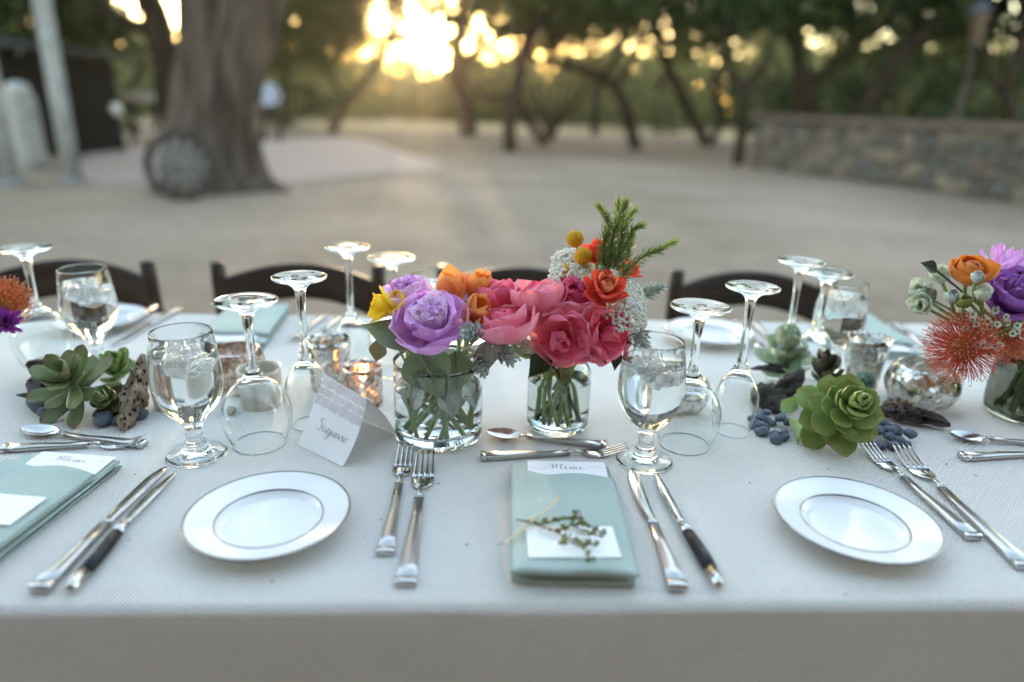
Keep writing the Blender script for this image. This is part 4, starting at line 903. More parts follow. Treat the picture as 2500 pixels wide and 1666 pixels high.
# ------------------------------------------------------------------ tent card
def tent():
    A, B, D = at(728, 1089), at(829, 1142), at(967, 1062); W = A - B
    Rr = (B + D) / 2 + Vector((0, 0, .079)); Rl = Rr + W + Vector((0, 0, .012))
    root = thing('tent_card', 'folded white tent card lettered in script with blush stripes', 'card', (Rr.x, Rr.y, TZ))
    o = Vector((Rr.x, Rr.y, TZ)); n1 = (B - D).normalized()
    def S(u, v, off=0):                                  # u along the ridge from its far end, v down the front
        top = Rl.lerp(Rr, u); bot = A.lerp(B, u) + Vector((0, 0, .0012)); p = top.lerp(bot, v)
        bow = math.sin(PI * v) * (.010 * u - .002) + .012 * (1 - u) * 0
        return p + Vector((n1.x, n1.y, 0)) * (bow * .6) + Vector((.55, .1, 0)) * (.018 * u * math.sin(PI * v * .85)) + Vector((n1.x, n1.y, .35)).normalized() * off - o
    def G(fn, nu, nv): return [fn(i / (nu - 1), j / (nv - 1)) for i in range(nu) for j in range(nv)]
    b = MB(); b.grid(G(lambda u, v: S(u, v, .0003), 16, 16), 16, 16); b.grid(G(lambda u, v: S(u, v, -.0002), 16, 16), 16, 16); fr = b.build('front_face', PAPER, root)
    b = MB(); Dl = D + W
    for k in (0, .0005): b.grid(G(lambda u, v: Rl.lerp(Rr, u).lerp(Dl.lerp(D, u) + Vector((0, 0, .001)), v) + Vector((-n1.x, -n1.y, 0)) * (.006 * math.sin(PI * v) + k) - o, 10, 12), 10, 12)
    b.build('back_face', PAPER, root)
    # watercolour stripes: irregular bands near the fold
    for v0, v1, sd in ((.01, .13, 1), (.16, .25, 2), (.27, .40, 3)):
        b = MB(); nu = 40; e = lambda u, k: .030 * mnoise.noise(Vector((u * 9, sd * 5 + k, 0))) + .012 * mnoise.noise(Vector((u * 30, sd * 5 + k, 2)))
        b.grid([S(i / (nu - 1) * .98 + .01, v0 + (v1 + (e(i / nu, 9) if 1 else 0) - v0) * j / 3 + (e(i / nu, 0) if j == 0 and sd > 1 else 0), .0007) for i in range(nu) for j in range(4)], nu, 4); b.build('blush_stripe', WASH, fr)
    lettering(SAGUARO, 1, .022, .075, INKG, fr, lambda v: S(.26 + v.x * .165, .70 - v.y * .15, .0008))
tent()

# ================================================================== FLOWERS
def petal_mesh(L, W, p0, p1, wrap, ruf=0, seed=0, tip=.5, base=.25, wide=.62, thick=0, nu=11, nv=11, keel=0, r0=0):
    """petal from the origin: +z along, +y outward; p0..p1 lean from the axis in degrees"""
    b = MB(); r, z = r0, 0.0; rows = []; up_ = 0
    for i in range(nu + 1):
        u = .35 * i / nu + .65 * math.sin(PI / 2 * i / nu); ph = rad(p0 + (p1 - p0) * u ** 1.25)
        if i: r += math.sin(ph) * L * (u - up_); z += math.cos(ph) * L * (u - up_)
        up_ = u
        s = base + (1 - base) * math.sin(PI / 2 * min(1, u / wide)) if u < wide else max(0, 1 - ((u - wide) / (1 - wide)) ** (2 / max(.2, tip))) ** tip
        hw = max(W * .5 * s, W * .012)
        rows.append((u, ph, r, z, hw))
    def gridp(off):
        out = []
        for u, ph, r, z, hw in rows:
            for j in range(nv):
                v = -1 + 2 * j / (nv - 1); a = v * wrap; R = hw / math.sin(wrap) if wrap > .02 else 0
                x = R * math.sin(a) if R else hw * v; inn = R * (1 - math.cos(a)) if R else 0
                inn += ruf * u * u * (math.sin(v * 5 + seed * 2.1) * .6 + mnoise.noise(Vector((v * 2.5, u * 3, seed * 3.7)))) + keel * abs(v) * hw
                inn += off * thick * (1 - v * v) ** .5 * (1 - u ** 6) * min(1, .5 + u * 3)
                zz = z + ruf * .7 * u ** 3 * mnoise.noise(Vector((v * 4, 3, seed)))
                out.append((x, r - inn * math.cos(ph), zz + inn * math.sin(ph)))
        return out
    if thick:
        b.grid(gridp(1), nu + 1, nv); b.grid(gridp(-1), nu + 1, nv)
    else: b.grid(gridp(0), nu + 1, nv)
    return b.mesh('petal')
def rings(root, specs, seed, nm='petal', at0=None):
    r = random.Random(seed)
    for k, s in enumerate(specs):
        n, mt = s['n'], s['m']; ms = []
        for q in range(min(3, n)):
            me = petal_mesh(s['L'] * (1 + .06 * (q - 1)), s['W'], s['p0'] + q * 2, s['p1'] + (q - 1) * s.get('pj', 6), s.get('wrap', .6), s.get('ruf', 0), seed + k * 5 + q, s.get('tip', .5), s.get('base', .3), s.get('wide', .62), s.get('th', 0), r0=s.get('r0', 0), keel=s.get('keel', 0), nu=s.get('nu', 11), nv=s.get('nv', 11))
            me.materials.append(mt); ms.append(me)
        a0 = s.get('a0', r.uniform(0, 6))
        for i in range(n):
            a = a0 + 2 * PI * i / n + r.uniform(-1, 1) * s.get('aj', .12); sc3 = r.uniform(.92, 1.08)
            add(nm, ms[i % len(ms)], None, root, (0, 0, s.get('z', 0) + r.uniform(-.0008, .0008)), (r.uniform(-.06, .06), r.uniform(-.06, .06), a), sc3)
def stem_to(root, pts, r=.0022, mat=None, nm='stem'):
    iv = loc_mat(root).inverted(); b = MB(); q = spline([iv @ Vector(p) for p in pts], 5); b.tube(q, r, 8); return b.build(nm, mat or GREENSTEM, root)
def fm(name, c1, c2, sc_=30, trl=.42, rough=.6, **k):
    k.setdefault('stretch', (3, 3, .5)); m = M(name, c1, c2, sc_ * 2.5, rough=rough, trl=trl, spec=.25, sheen=.25, lo=.3, hi=.72, bump=.25, bscale=sc_ * 9, dist=.002, **k)
    n = m.node_tree.nodes; l = m.node_tree.links; r = [q for q in n if q.type == 'VALTORGB'][0]       # petals pale towards the rim, deeper at the claw
    tc = n.new('ShaderNodeTexCoord'); sp = n.new('ShaderNodeSeparateXYZ'); l.new(tc.outputs['Generated'], sp.inputs[0])
    g = n.new('ShaderNodeValToRGB'); g.color_ramp.elements[0].position = .05; g.color_ramp.elements[1].position = 1
    g.color_ramp.elements[0].color = (*[x * .72 for x in c1], 1); g.color_ramp.elements[1].color = (*[min(.95, x * 1.05 + .07) for x in c2], 1); l.new(sp.outputs[2], g.inputs[0])
    mx = n.new('ShaderNodeMix'); mx.data_type = 'RGBA'; mx.inputs[0].default_value = .42; l.new(r.outputs[0], mx.inputs[6]); l.new(g.outputs[0], mx.inputs[7])
    l.new(mx.outputs[2], n['Principled BSDF'].inputs['Base Color'])
    for q in n:
        if q.type == 'BSDF_TRANSLUCENT': l.new(mx.outputs[2], q.inputs[0])
    return m
LAV = fm('petal_lavender', (.90, .57, .91), (.80, .42, .84)); LAVL = fm('petal_lavender_pale', (.95, .76, .96), (.86, .58, .90))
PINK = fm('petal_pink', (.96, .11, .25), (.96, .24, .38)); PINKL = fm('petal_pink_light', (.97, .42, .52), (.96, .27, .40)); MAG = fm('petal_magenta', (.64, .03, .16), (.88, .14, .32))
ORNG = fm('petal_orange', (.90, .32, .06), (.94, .43, .13), 25, stretch=(1, 1, .2)); YEL = fm('petal_yellow', (.95, .72, .02), (.92, .60, .01))
RED = fm('petal_red', (.72, .04, .02), (.80, .09, .04)); CORAL = fm('petal_coral', (.78, .19, .07), (.82, .33, .14))
WHT = fm('petal_white', (.72, .75, .66), (.62, .68, .54)); LACE = M('lace_white', (.90, .91, .87), (.82, .84, .78), 200, rough=.7, trl=.3); APR = fm('petal_apricot', (.78, .28, .02), (.70, .20, .01))
PURP = fm('petal_purple', (.50, .20, .64), (.42, .13, .55)); VIO = fm('petal_violet', (.30, .02, .34), (.20, .01, .26)); LIME = fm('bud_green', (.36, .40, .08), (.28, .33, .06))
STAM = M('stamen', (.75, .38, .03), (.65, .28, .02), 80, rough=.7)
CAMV = Vector((0, -1, 0))
VB = Vector((-.106, .94, TZ)); JB = Vector((.074, .98, TZ)); RV = Vector((.868, 1.075, TZ)); LV = Vector((-1.015, 1.05, TZ))
SD = random.Random(77)
def in_vase(v, R, z, ang=None):
    a = SD.uniform(0, 2 * PI) if ang is None else ang; return Vector((v.x + R * math.cos(a), v.y + R * math.sin(a), TZ + z))
def bloom(name, lab, px, Y, up, specs, seed, vase, R, top, grp, cat='flower', a=None, rise=.0):
    """head at pixel/depth; stem dips through the mouth of the vase to its floor"""
    h = atY(px[0], px[1], Y); root = thing(name, lab, cat, h, 0, grp, up=up)
    rings(root, specs, seed)
    a = SD.uniform(0, 2 * PI) if a is None else a; dirh = (h - vase); dirh.z = 0; dirh = dirh.normalized() if dirh.length > 1e-4 else Vector((1, 0, 0))
    mouth = vase + dirh * min(R * .72, (h - vase).length) + Vector((0, 0, top)); foot = vase + Vector((math.sin(a) * R * .62, math.cos(a) * R * .62, .013))
    u = Vector(up).normalized()
    stem_to(root, [h - u * .001, h - u * .018 + (mouth - h) * .15, mouth, mouth.lerp(foot, .5) + Vector((math.cos(a) * .004, math.sin(a) * .004, 0)), foot], .0029)
    return root
GA = 'flowers in the wide glass vase'; GB_ = 'flowers in the glass jar'; GC = 'flowers in the dark vase by the silvered bowl'; GD = 'flowers beside the far upturned glass'
def peony(lab, px, Y, up, s, seed, m1, m2, vase, R, top, grp, open_=1.0):
    return bloom('peony', lab, px, Y, up, [
        dict(n=6, m=m1, L=.072 * s, W=.076 * s, p0=88, p1=14 * open_, wrap=.75, ruf=.005 * s, base=.35, tip=.5, z=-.006 * s, nu=14, nv=17),
        dict(n=6, m=m1, L=.064 * s, W=.062 * s, p0=74, p1=-6, wrap=.85, ruf=.006 * s, base=.35, z=0, nu=14, nv=17),
        dict(n=8, m=m2, L=.056 * s, W=.042 * s, p0=58, p1=-26, wrap=.9, ruf=.009 * s, z=.004 * s, nu=14, nv=17),
        dict(n=11, m=m2, L=.048 * s, W=.026 * s, p0=42, p1=-30, wrap=.8, ruf=.010 * s, z=.008 * s, aj=.5),
        dict(n=12, m=m1, L=.043 * s, W=.018 * s, p0=26, p1=-20, wrap=.6, ruf=.010 * s, z=.010 * s, aj=.6)], seed, vase, R, top, grp)
def cup_peony(lab, px, Y, up, s, seed, vase, R, top, grp, m1=None, m2=None, lip=6, n=(5, 4, 3), ruf=.0022):
    m1 = m1 or PINK; m2 = m2 or PINKL
    r_ = bloom('peony', lab, px, Y, up, [
        dict(n=n[0], m=m2, L=.064 * s, W=.070 * s, p0=84, p1=lip, wrap=.8 if ruf < .004 else .42, ruf=ruf * s, base=.45, tip=.5, z=-.002, nu=14, nv=17, aj=.12 if ruf < .004 else .4, pj=6 if ruf < .004 else 22),
        dict(n=n[1], m=m2 if ruf < .004 else m1, L=.058 * s, W=.060 * s, p0=66, p1=lip - 22, wrap=.95, ruf=ruf * 1.2 * s, base=.45, z=.001, nu=14, nv=17),
        dict(n=n[2], m=m1, L=.046 * s, W=.042 * s, p0=44, p1=min(-20, lip - 34), wrap=.9, ruf=ruf * 1.4 * s, z=.004, nu=14, nv=17)], seed, vase, R, top, grp)
    b = MB(); q = random.Random(seed)
    for k in range(26):
        d = Vector((q.gauss(0, .5), q.gauss(0, .5), 1)).normalized(); b.tube([d * .004, d * .018 * s], .0009, 4)
    o = b.build('stamens', STAM, r_); o['kind'] = 'stuff'; return r_

# --- wide vase -----------------------------------------------------
def vase(pos, Rr, Hh, lab, prof, gl, water_z, name):
    root = thing(name, lab, 'vase', (pos.x, pos.y, TZ + EPS)); o = sprof(prof, 4); th = .0028
    base = .010
    i = [(max(.0004, r - th), z) for r, z in reversed(o) if z > base] + [(o[0][0] * .9, base), (.0004, base)]
    b = MB(); b.lathe([(.0004, .0004)] + o + i, 72); fixn(b.build('glass_body', gl, root))
    inn = [(max(.0004, r - th) + .0005, z) for r, z in o if base < z < water_z]
    b = MB(); b.lathe([(.0003, base - .0004), (inn[0][0], base - .0004)] + inn + [(inn[-1][0], water_z), (.0003, water_z - .0005)], 72); fixn(b.build('water', WATER, root))
    return root
vase(VB, .065, .122, 'wide clear cylinder vase holding lavender peonies and orange tulips', [(.058, 0), (.0635, .002), (.0648, .008), (.065, .04), (.065, .09), (.0652, .120)], GLASS, .082, 'cylinder_vase')
vase(JB, .047, .12, 'clear shouldered jar holding pink peonies and rosemary', [(.040, 0), (.0455, .003), (.0475, .012), (.048, .05), (.0478, .085), (.045, .098), (.0385, .108), (.037, .113), (.0385, .117), (.037, .122)], JARG, .080, 'glass_jar')
vase(RV, .06, .11, 'dark water filled glass vase of pincushions beside the silvered bowl', [(.050, 0), (.058, .003), (.062, .015), (.0625, .05), (.060, .095), (.058, .112)], glass_mat('smoky_glass', 1.46, (.66, .66, .62)), .085, 'smoky_vase')
vase(LV, .055, .11, 'glass vase of orange pincushions at the table end by the driftwood', [(.046, 0), (.052, .003), (.055, .015), (.055, .05), (.054, .11)], JARG, .08, 'end_vase')

peony('large lavender peony filling the front of the wide vase', (1052, 812), .905, (.05, -.50, .80), .94, 1, LAV, LAVL, VB, .058, .115, GA)
peony('lavender peony behind the largest one and beside the yellow flower', (1005, 745), .965, (-.25, -.1, .95), .72, 2, LAVL, LAV, VB, .058, .115, GA, .5)
peony('lavender peony mostly hidden behind the orange tulips', (1150, 732), 1.0, (.1, .1, .95), .62, 3, LAV, LAVL, VB, .058, .115, GA)
def tulip(lab, px, Y, up, s, seed, vase_, R, top, grp, m=ORNG):
    return bloom('tulip', lab, px, Y, up, [dict(n=3, m=m, L=.062 * s, W=.046 * s, p0=48, p1=-13, wrap=.95, base=.5, tip=.8, wide=.42, pj=2), dict(n=3, m=m, L=.062 * s, W=.042 * s, p0=42, p1=-15, wrap=.95, base=.5, tip=.8, wide=.42, pj=2, z=.002)], seed, vase_, R, top, grp)
tulip('tallest orange tulip standing upright over the lavender peony', (1108, 745), .965, (-.08, -.12, 1), .92, 4, VB, .058, .115, GA)
tulip('orange tulip leaning towards the pink bud', (1160, 738), .975, (.22, -.15, 1), .86, 5, VB, .058, .115, GA)
tulip('orange tulip opening sideways above the woolly grey spike', (1148, 778), .935, (.35, -.5, .7), .80, 6, VB, .058, .115, GA)
tulip('smallest orange tulip low between peony and woolly spike', (1150, 800), .915, (.15, -.6, .5), .6, 7, VB, .058, .115, GA)
bloom('freesia', 'yellow flower drooping beside the lavender peonies', (968, 758), .92, (-.85, -.25, .35), [dict(n=5, m=YEL, L=.044, W=.026, p0=44, p1=26, wrap=.8, base=.4, tip=.6, wide=.55, pj=10), dict(n=3, m=YEL, L=.040, W=.022, p0=22, p1=4, wrap=.8, base=.4, tip=.6, pj=10)], 8, VB, .058, .115, GA)
bloom('freesia', 'yellow bloom tucked against the lavender peony petals', (985, 772), .93, (-.45, -.35, .8), [dict(n=6, m=YEL, L=.040, W=.024, p0=52, p1=20, wrap=.8, base=.4, tip=.6)], 9, VB, .058, .115, GA)
def place_leaf(name, lab, A, B, face, W, m, grp, curl=(0, 0), wrap=.3, th=.0006, tip=1.5, ruf=.002, seed=0, wide=.45, base=.35, stem=None, cat='leaf', parent=None):
    d = (B - A); L_ = d.length; z = d.normalized(); f = Vector(face); f = (f - z * f.dot(z)).normalized(); x = (-f).cross(z)
    mt = Matrix((x, -f, z)).transposed()
    me = petal_mesh(L_, W, curl[0], curl[1], wrap, ruf, seed, tip, base, wide, th, 14, 11, keel=.12); me.materials.append(m); me.name = 'blade'
    if parent is None:
        root = thing(name, lab, cat, A, 0, grp); root.rotation_euler = mt.to_euler(); add('blade', me, None, root)
        b = MB(); b.tube([(0, 0, 0), (0, .001, L_ * .5), (0, .001, L_ * .86)], [W * .03, W * .02, W * .006], 6); b.build('midrib', m, root)
        if stem: stem_to(root, [A] + stem, .0018, m)
        return root
    o = add(name, me, None, parent); return o
place_leaf('woolly_leaf', 'broad woolly grey green leaf hanging down the front of the wide vase', atY(1022, 856, .885), atY(1088, 990, .868), (-.1, -1, .12), .074, FUZZ, GA, (18, -8), .35, .0007, tip=1.35, seed=3, wide=.28, base=.55, stem=[atY(1030, 850, .92), VB + Vector((-.01, 0, .08)), VB + Vector((.01, .01, .02))])
place_leaf('woolly_leaf', 'woolly leaf arching out past the yellow flower', atY(992, 850, .90), atY(880, 786, .90), (.1, -.55, .85), .048, FUZZ, GA, (-14, 26), .5, .0007, seed=4, stem=[atY(1010, 870, .93), VB + Vector((-.02, .01, .06)), VB + Vector((.02, -.01, .02))])
place_leaf('woolly_leaf', 'rounded woolly leaf inside the mouth of the wide vase', atY(1110, 860, .90), atY(1128, 965, .905), (.3, -1, .2), .05, FUZZ, GA, (10, 0), .5, .0007, seed=5, stem=[VB + Vector((.03, 0, .09)), VB + Vector((.0, .02, .02))])
place_leaf('woolly_leaf', 'woolly leaf pointing down from the grey spike', atY(1185, 835, .90), atY(1180, 925, .89), (.3, -1, .1), .034, DUSTY, GA, (10, -8), .4, .0007, seed=6, stem=[VB + Vector((.05, 0, .11)), VB + Vector((.0, .02, .02))])
place_leaf('tulip_leaf', 'pale bleached leaf dangling below the yellow flower', atY(930, 830, .915), atY(915, 890, .91), (0, -1, .2), .026, M('bleached_leaf', (.32, .34, .18), (.42, .34, .22), 60, rough=.8, trl=.3), GA, (0, 20), .4, .0004, seed=7, stem=[atY(960, 830, .93), VB + Vector((-.02, 0, .06)), VB + Vector((.02, .02, .02))])
for k in range(5):
    a = k * 1.3; q = VB + Vector((.03 * math.cos(a), .03 * math.sin(a), .095)); place_leaf('woolly_leaf', 'crumpled grey leaf submerged in the wide vase', q, q + Vector((.02 * math.cos(a), .015 * math.sin(a), -.05)), (math.cos(a), math.sin(a) - .6, .2), .034, DUSTY, GA, (0, 30), .5, .0006, ruf=.004, seed=20 + k, stem=[q + Vector((0, 0, -.03)), VB + Vector((.01, 0, .03))])
def woolly_spike(lab, px, Y, up, s, seed, vase_, R, grp, m=DUSTY):
    h = atY(*px, Y); root = thing('woolly_spike', lab, 'flower', h, 0, grp, up=up); r = random.Random(seed); ms = [petal_mesh(.022 * s, .010 * s, 55 - 10 * q, 20 + 15 * q, .4, .001, q, tip=.8, wide=.4, thick=.0006, nu=6, nv=5) for q in range(3)]
    for me in ms: me.materials.append(m)
    for k in range(26):
        add('leaf', ms[k % 3], None, root, (0, 0, .035 * s * k / 26), (0, 0, k * 2.4), lerp(1.15, .45, k / 26))
    b = MB(); b.tube([(0, 0, -.01), (0, 0, .04 * s)], .003, 6); b.build('core', m, root)
    stem_to(root, [h, h.lerp(vase_ + Vector((0, 0, .1)), .5), vase_ + Vector((.01, .005, .09)), vase_ + Vector((-.01, 0, .015))], .002, m); return root
woolly_spike('woolly grey spike poking out under the orange tulips', (1180, 818), .885, (-.55, -.75, .35), 1.15, 1, VB, .05, GA)
woolly_spike('woolly grey spike hanging over the vase rim towards the jar', (1205, 838), .90, (.5, -.5, -.35), 1.1, 2, VB, .05, GA)
woolly_spike('woolly grey spike low in the mouth of the wide vase', (1165, 865), .90, (.2, -.6, -.3), 1.0, 3, VB, .05, GA)
# --- jar -----------------------------------------------------------
cup_peony('open cupped pink peony highest of the pink ones', (1322, 775), .935, (-.18, .22, 1), 1.06, 11, JB, .040, .115, GB_, lip=-10, n=(5, 4, 2))
cup_peony('pink peony spreading its petals towards the woolly spike', (1252, 832), .900, (-.34, -.02, 1), 1.02, 12, JB, .040, .115, GB_, lip=14, n=(5, 4, 3))
cup_peony('closed pink peony bud above the orange tulips', (1222, 757), .960, (-.12, .20, 1), .88, 13, JB, .040, .115, GB_, PINKL, PINK, lip=-14, n=(4, 4, 3))
cup_peony('ruffled pink peony hanging low over the jar mouth', (1378, 818), .912, (-.15, -.75, .05), .74, 14, JB, .040, .115, GB_, PINK, PINKL, lip=72, n=(8, 5, 2), ruf=.0095)
cup_peony('ruffled pink peony drooping towards the goblet', (1462, 810), .925, (.45, -.7, .1), .74, 15, JB, .040, .115, GB_, PINK, PINKL, lip=72, n=(8, 5, 2), ruf=.0095)
cup_peony('deep magenta peony wedged between pink cup and red dahlia', (1395, 745), .955, (.1, -.35, .9), .72, 16, JB, .040, .115, GB_, MAG, MAG, lip=4, n=(5, 5, 4), ruf=.005)
def dahlia(lab, px, Y, up, s, seed, vase_, R, top, grp, m1=RED, m2=CORAL):
    return bloom('dahlia', lab, px, Y, up, [dict(n=8, m=m1, L=.050 * s, W=.024 * s, p0=84, p1=36, wrap=.7, tip=.7, wide=.6), dict(n=9, m=m1, L=.044 * s, W=.021 * s, p0=66, p1=10, wrap=.8, tip=.7, z=.003), dict(n=9, m=m2, L=.038 * s, W=.018 * s, p0=50, p1=-10, wrap=.9, tip=.7, z=.006), dict(n=8, m=m2, L=.030 * s, W=.013 * s, p0=34, p1=-24, wrap=.9, tip=.7, z=.009), dict(n=6, m=m1, L=.022 * s, W=.010 * s, p0=20, p1=-20, wrap=.9, tip=.7, z=.010)], seed, vase_, R, top, grp)
dahlia('red and coral dahlia with quilled petals below the rosemary', (1468, 722), .93, (.2, -.55, .8), .86, 21, JB, .040, .115, GB_)
dahlia('scarlet dahlia behind the rosemary beside the yellow globes', (1458, 640), 1.01, (-.1, -.25, .95), .72, 22, JB, .040, .115, GB_, RED, RED)
dahlia('scarlet dahlia glimpsed behind the base of the rosemary', (1530, 672), 1.02, (.35, -.2, .9), .5, 23, JB, .040, .115, GB_, RED, RED)
def craspedia(lab, px, Y, rr, seed):
    h = atY(*px, Y); root = thing('billy_button', lab, 'flower', h, 0, GB_); b = MB(); N_ = 260
    yl = M('billy_yellow', (.74, .46, .01), (.62, .34, .01), 220, rough=.8); b.blob((0, 0, 0), rr * .93, seed, .03, 3, 3)
    for k in range(N_):
        z = 1 - 2 * (k + .5) / N_; a = k * 2.39996; q = math.sqrt(1 - z * z); b.blob((rr * .94 * q * math.cos(a), rr * .94 * q * math.sin(a), rr * .94 * z), rr * .085, k, .2, 2, 1)
    b.build('globe', yl, root); stem_to(root, [h, h + Vector((.012, .02, -.06)), JB + Vector((.01, .02, .12)), JB + Vector((-.01, 0, .02))], .0013)
craspedia('upper yellow globe flower standing clear of the bouquet', (1404, 584), 1.0, .0125, 1)
craspedia('lower yellow globe flower resting on white lace', (1424, 626), .985, .0130, 2)
craspedia('third yellow globe mostly buried in the white lace', (1384, 662), .99, .0095, 3)
def lace(lab, px, Y, up, R, n, seed, vase_, grp):
    h = atY(*px, Y); root = thing('lace_flower', lab, 'flower', h, 0, grp, up=up); r = random.Random(seed); b = MB(); st = MB()
    for k in range(n):
        q = math.sqrt((k + .5) / n) * R; a = k * 2.39996 + r.uniform(-.2, .2); c = Vector((q * math.cos(a), q * math.sin(a), -.3 * q * q / R + r.uniform(-.002, .002)))
        if k % 3 == 0: st.tube([(0, 0, -.028), tuple(c * .6 + Vector((0, 0, -.008))), tuple(c)], .0005, 4)
        for j in range(5):
            d = Vector((r.gauss(0, 1), r.gauss(0, 1), r.gauss(0, .5))) * .0021; b.blob(c + d, .0023, k, .3, 2, 1)
    o = b.build('florets', LACE, root); o['kind'] = 'stuff'; o = st.build('rays', GREENSTEM, root); o['kind'] = 'stuff'
    stem_to(root, [h - Vector(up).normalized() * .027, h.lerp(vase_ + Vector((0, 0, .11)), .6) - Vector((0, 0, .01)), vase_ + Vector((.015, 0, .1)), vase_ + Vector((0, .01, .02))], .0012)
lace('white lace umbel under the yellow globe flowers', (1392, 655), .985, (-.15, -.3, .95), .034, 80, 1, JB, GB_)
lace('white lace umbel beside the upper yellow globe', (1378, 622), 1.02, (-.3, -.3, .9), .022, 45, 2, JB, GB_)
lace('white lace umbel leaning over the goblet rim', (1537, 750), .925, (.40, -.62, .6), .036, 95, 3, JB, GB_)
lace('white lace umbel behind the red and coral dahlia', (1540, 708), .955, (.45, -.45, .8), .030, 70, 4, JB, GB_)
lace('small white lace umbel below the spreading pink peony', (1245, 848), .92, (-.1, -.95, -.1), .022, 45, 5, JB, GB_)
lace('small white lace umbel at the lip of the jar', (1290, 846), .925, (.1, -.95, -.1), .020, 40, 6, JB, GB_)
woolly_spike('pale woolly leaf cluster beside the white lace over the goblet', (1540, 790), .965, (.3, -.5, -.4), 1.2, 4, JB, .04, GB_)
woolly_spike('pale woolly tuft sticking out past the white lace', (1560, 722), .985, (.8, -.2, .4), 1.0, 5, JB, .04, GB_)
ROSM = M('rosemary_leaf', (.15, .22, .055), (.22, .29, .085), 60, rough=.5, trl=.4); ROST = M('rosemary_tip', (.32, .42, .11), (.40, .48, .15), 60, rough=.5, trl=.3)
def rosemary(lab, paths, seed):
    A = paths[0][0]; root = thing('rosemary_sprig', lab, 'sprig', A, 0, GB_); r = random.Random(seed)
    for pth in paths:
        q = [p - A for p in spline(pth, 8)]; b = MB(); b.tube(q, .0012, 6); b.build('twig', M('rosemary_twig', (.14, .13, .05), rough=.7), root)
        b = MB(); m = len(q); cnt = 0
        tot = sum((q[i + 1] - q[i]).length for i in range(m - 1)); nn = int(tot / .0032)
        for k in range(nn):
            f = k / nn * (m - 1); i = min(int(f), m - 2); p = q[i].lerp(q[i + 1], f - i); t = (q[i + 1] - q[i]).normalized(); u = k / nn
            for s in range(4):
                a = k * 1.57 / 2 + s * PI / 2 + r.uniform(-.3, .3); x = t.orthogonal().normalized(); x = Matrix.Rotation(a, 3, t) @ x
                d = (x * r.uniform(.45, 1) + t * lerp(.35, 1.2, u) * r.uniform(.5, 1.4)).normalized(); ln = r.uniform(.011, .019) * lerp(1, .62, u ** 3); sd = d.cross(t).normalized() * .0014; e = p + d * ln + t * .002
                v0 = len(b.v); up_ = d.cross(sd).normalized() * .0005
                b.v += [tuple(p + sd * .5), tuple(p - sd * .5), tuple(p + d * ln * .5 - sd + up_), tuple(e), tuple(p + d * ln * .5 + sd + up_)]; b.face((v0, v0 + 1, v0 + 2, v0 + 3, v0 + 4), 1 if u > .72 else 0)
        o = b.build('needles', [ROSM, ROST], root); o['kind'] = 'stuff'
    stem_to(root, [A, A.lerp(JB + Vector((0, 0, .11)), .5), JB + Vector((.02, .01, .1)), JB + Vector((-.015, 0, .015))], .0014)
def P6(X, Y, D): return atY(850 + X / 2.24, 460 + Y / 2.24, D)
rosemary('bushy rosemary sprig rising highest from the bouquet', [[P6(1420, 470, .97), P6(1430, 330, .98), P6(1470, 200, .98), P6(1480, 60, .97)], [P6(1430, 430, .97), P6(1400, 320, .96), P6(1420, 180, .96), P6(1365, 90, .95)], [P6(1450, 400, .98), P6(1490, 280, .99), P6(1520, 180, .99), P6(1570, 115, .98)], [P6(1460, 420, .97), P6(1510, 330, .96), P6(1555, 230, .96), P6(1610, 200, .96)], [P6(1440, 380, .98), P6(1450, 250, .96), P6(1500, 140, .96), P6(1520, 70, .96)], [P6(1420, 440, .96), P6(1390, 380, .955), P6(1400, 290, .955), P6(1440, 190, .955)], [P6(1450, 440, .96), P6(1480, 360, .95), P6(1500, 260, .95), P6(1480, 150, .955)], [P6(1470, 450, .985), P6(1520, 390, .985), P6(1540, 310, .985), P6(1560, 250, .985)]], 1)
rosemary('single rosemary sprig reaching sideways over the goblet', [[P6(1490, 500, .955), P6(1530, 440, .95), P6(1620, 370, .945), P6(1710, 330, .94), P6(1790, 290, .935)]], 2)
for k, (a, b_, Y, wd, lab) in enumerate((((1105, 885), (980, 1045), .91, .032, 'dark pointed leaf hanging over the jar shoulder'), ((1355, 870), (1415, 965), .93, .016, 'slim dark leaf hanging beside the jar rim'), ((1475, 880), (1455, 1005), .945, .018, 'slim dark leaf dropping behind the goblet'), ((840, 870), (800, 930), .95, .016, 'dark leaf under the small white lace'), ((1120, 850), (1190, 940), .905, .040, 'yellow green sepal under the ruffled pink peony'))):
    place_leaf('peony_leaf', lab, P6(*a, Y), P6(*b_, Y - .012), (-.2, -1, .3), wd, LEAFD if k < 4 else M('sepal', (.30, .32, .07), (.24, .26, .05), 60, rough=.5, trl=.25), GB_, (12, -12), .4, .0005, seed=30 + k, stem=[P6(a[0], a[1], Y).lerp(JB + Vector((0, 0, .11)), .6), JB + Vector((0, 0, .08)), JB + Vector((.01, .01, .02))])
for k in range(6):
    a = k * 1.05; f = JB + Vector((.026 * math.cos(a), .026 * math.sin(a), .013)); t = JB + Vector((-.020 * math.cos(a + .5), -.020 * math.sin(a + .5), .118))
    root = thing('bare_stem', 'cut flower stem standing in the glass jar', 'stem', f, 0, 'bare stems in the glass jar'); stem_to(root, [f, f.lerp(t, .5) + Vector((.004, 0, 0)), t], .0030 if k % 2 else .0022, GREENSTEM if k % 3 else LEAFD)
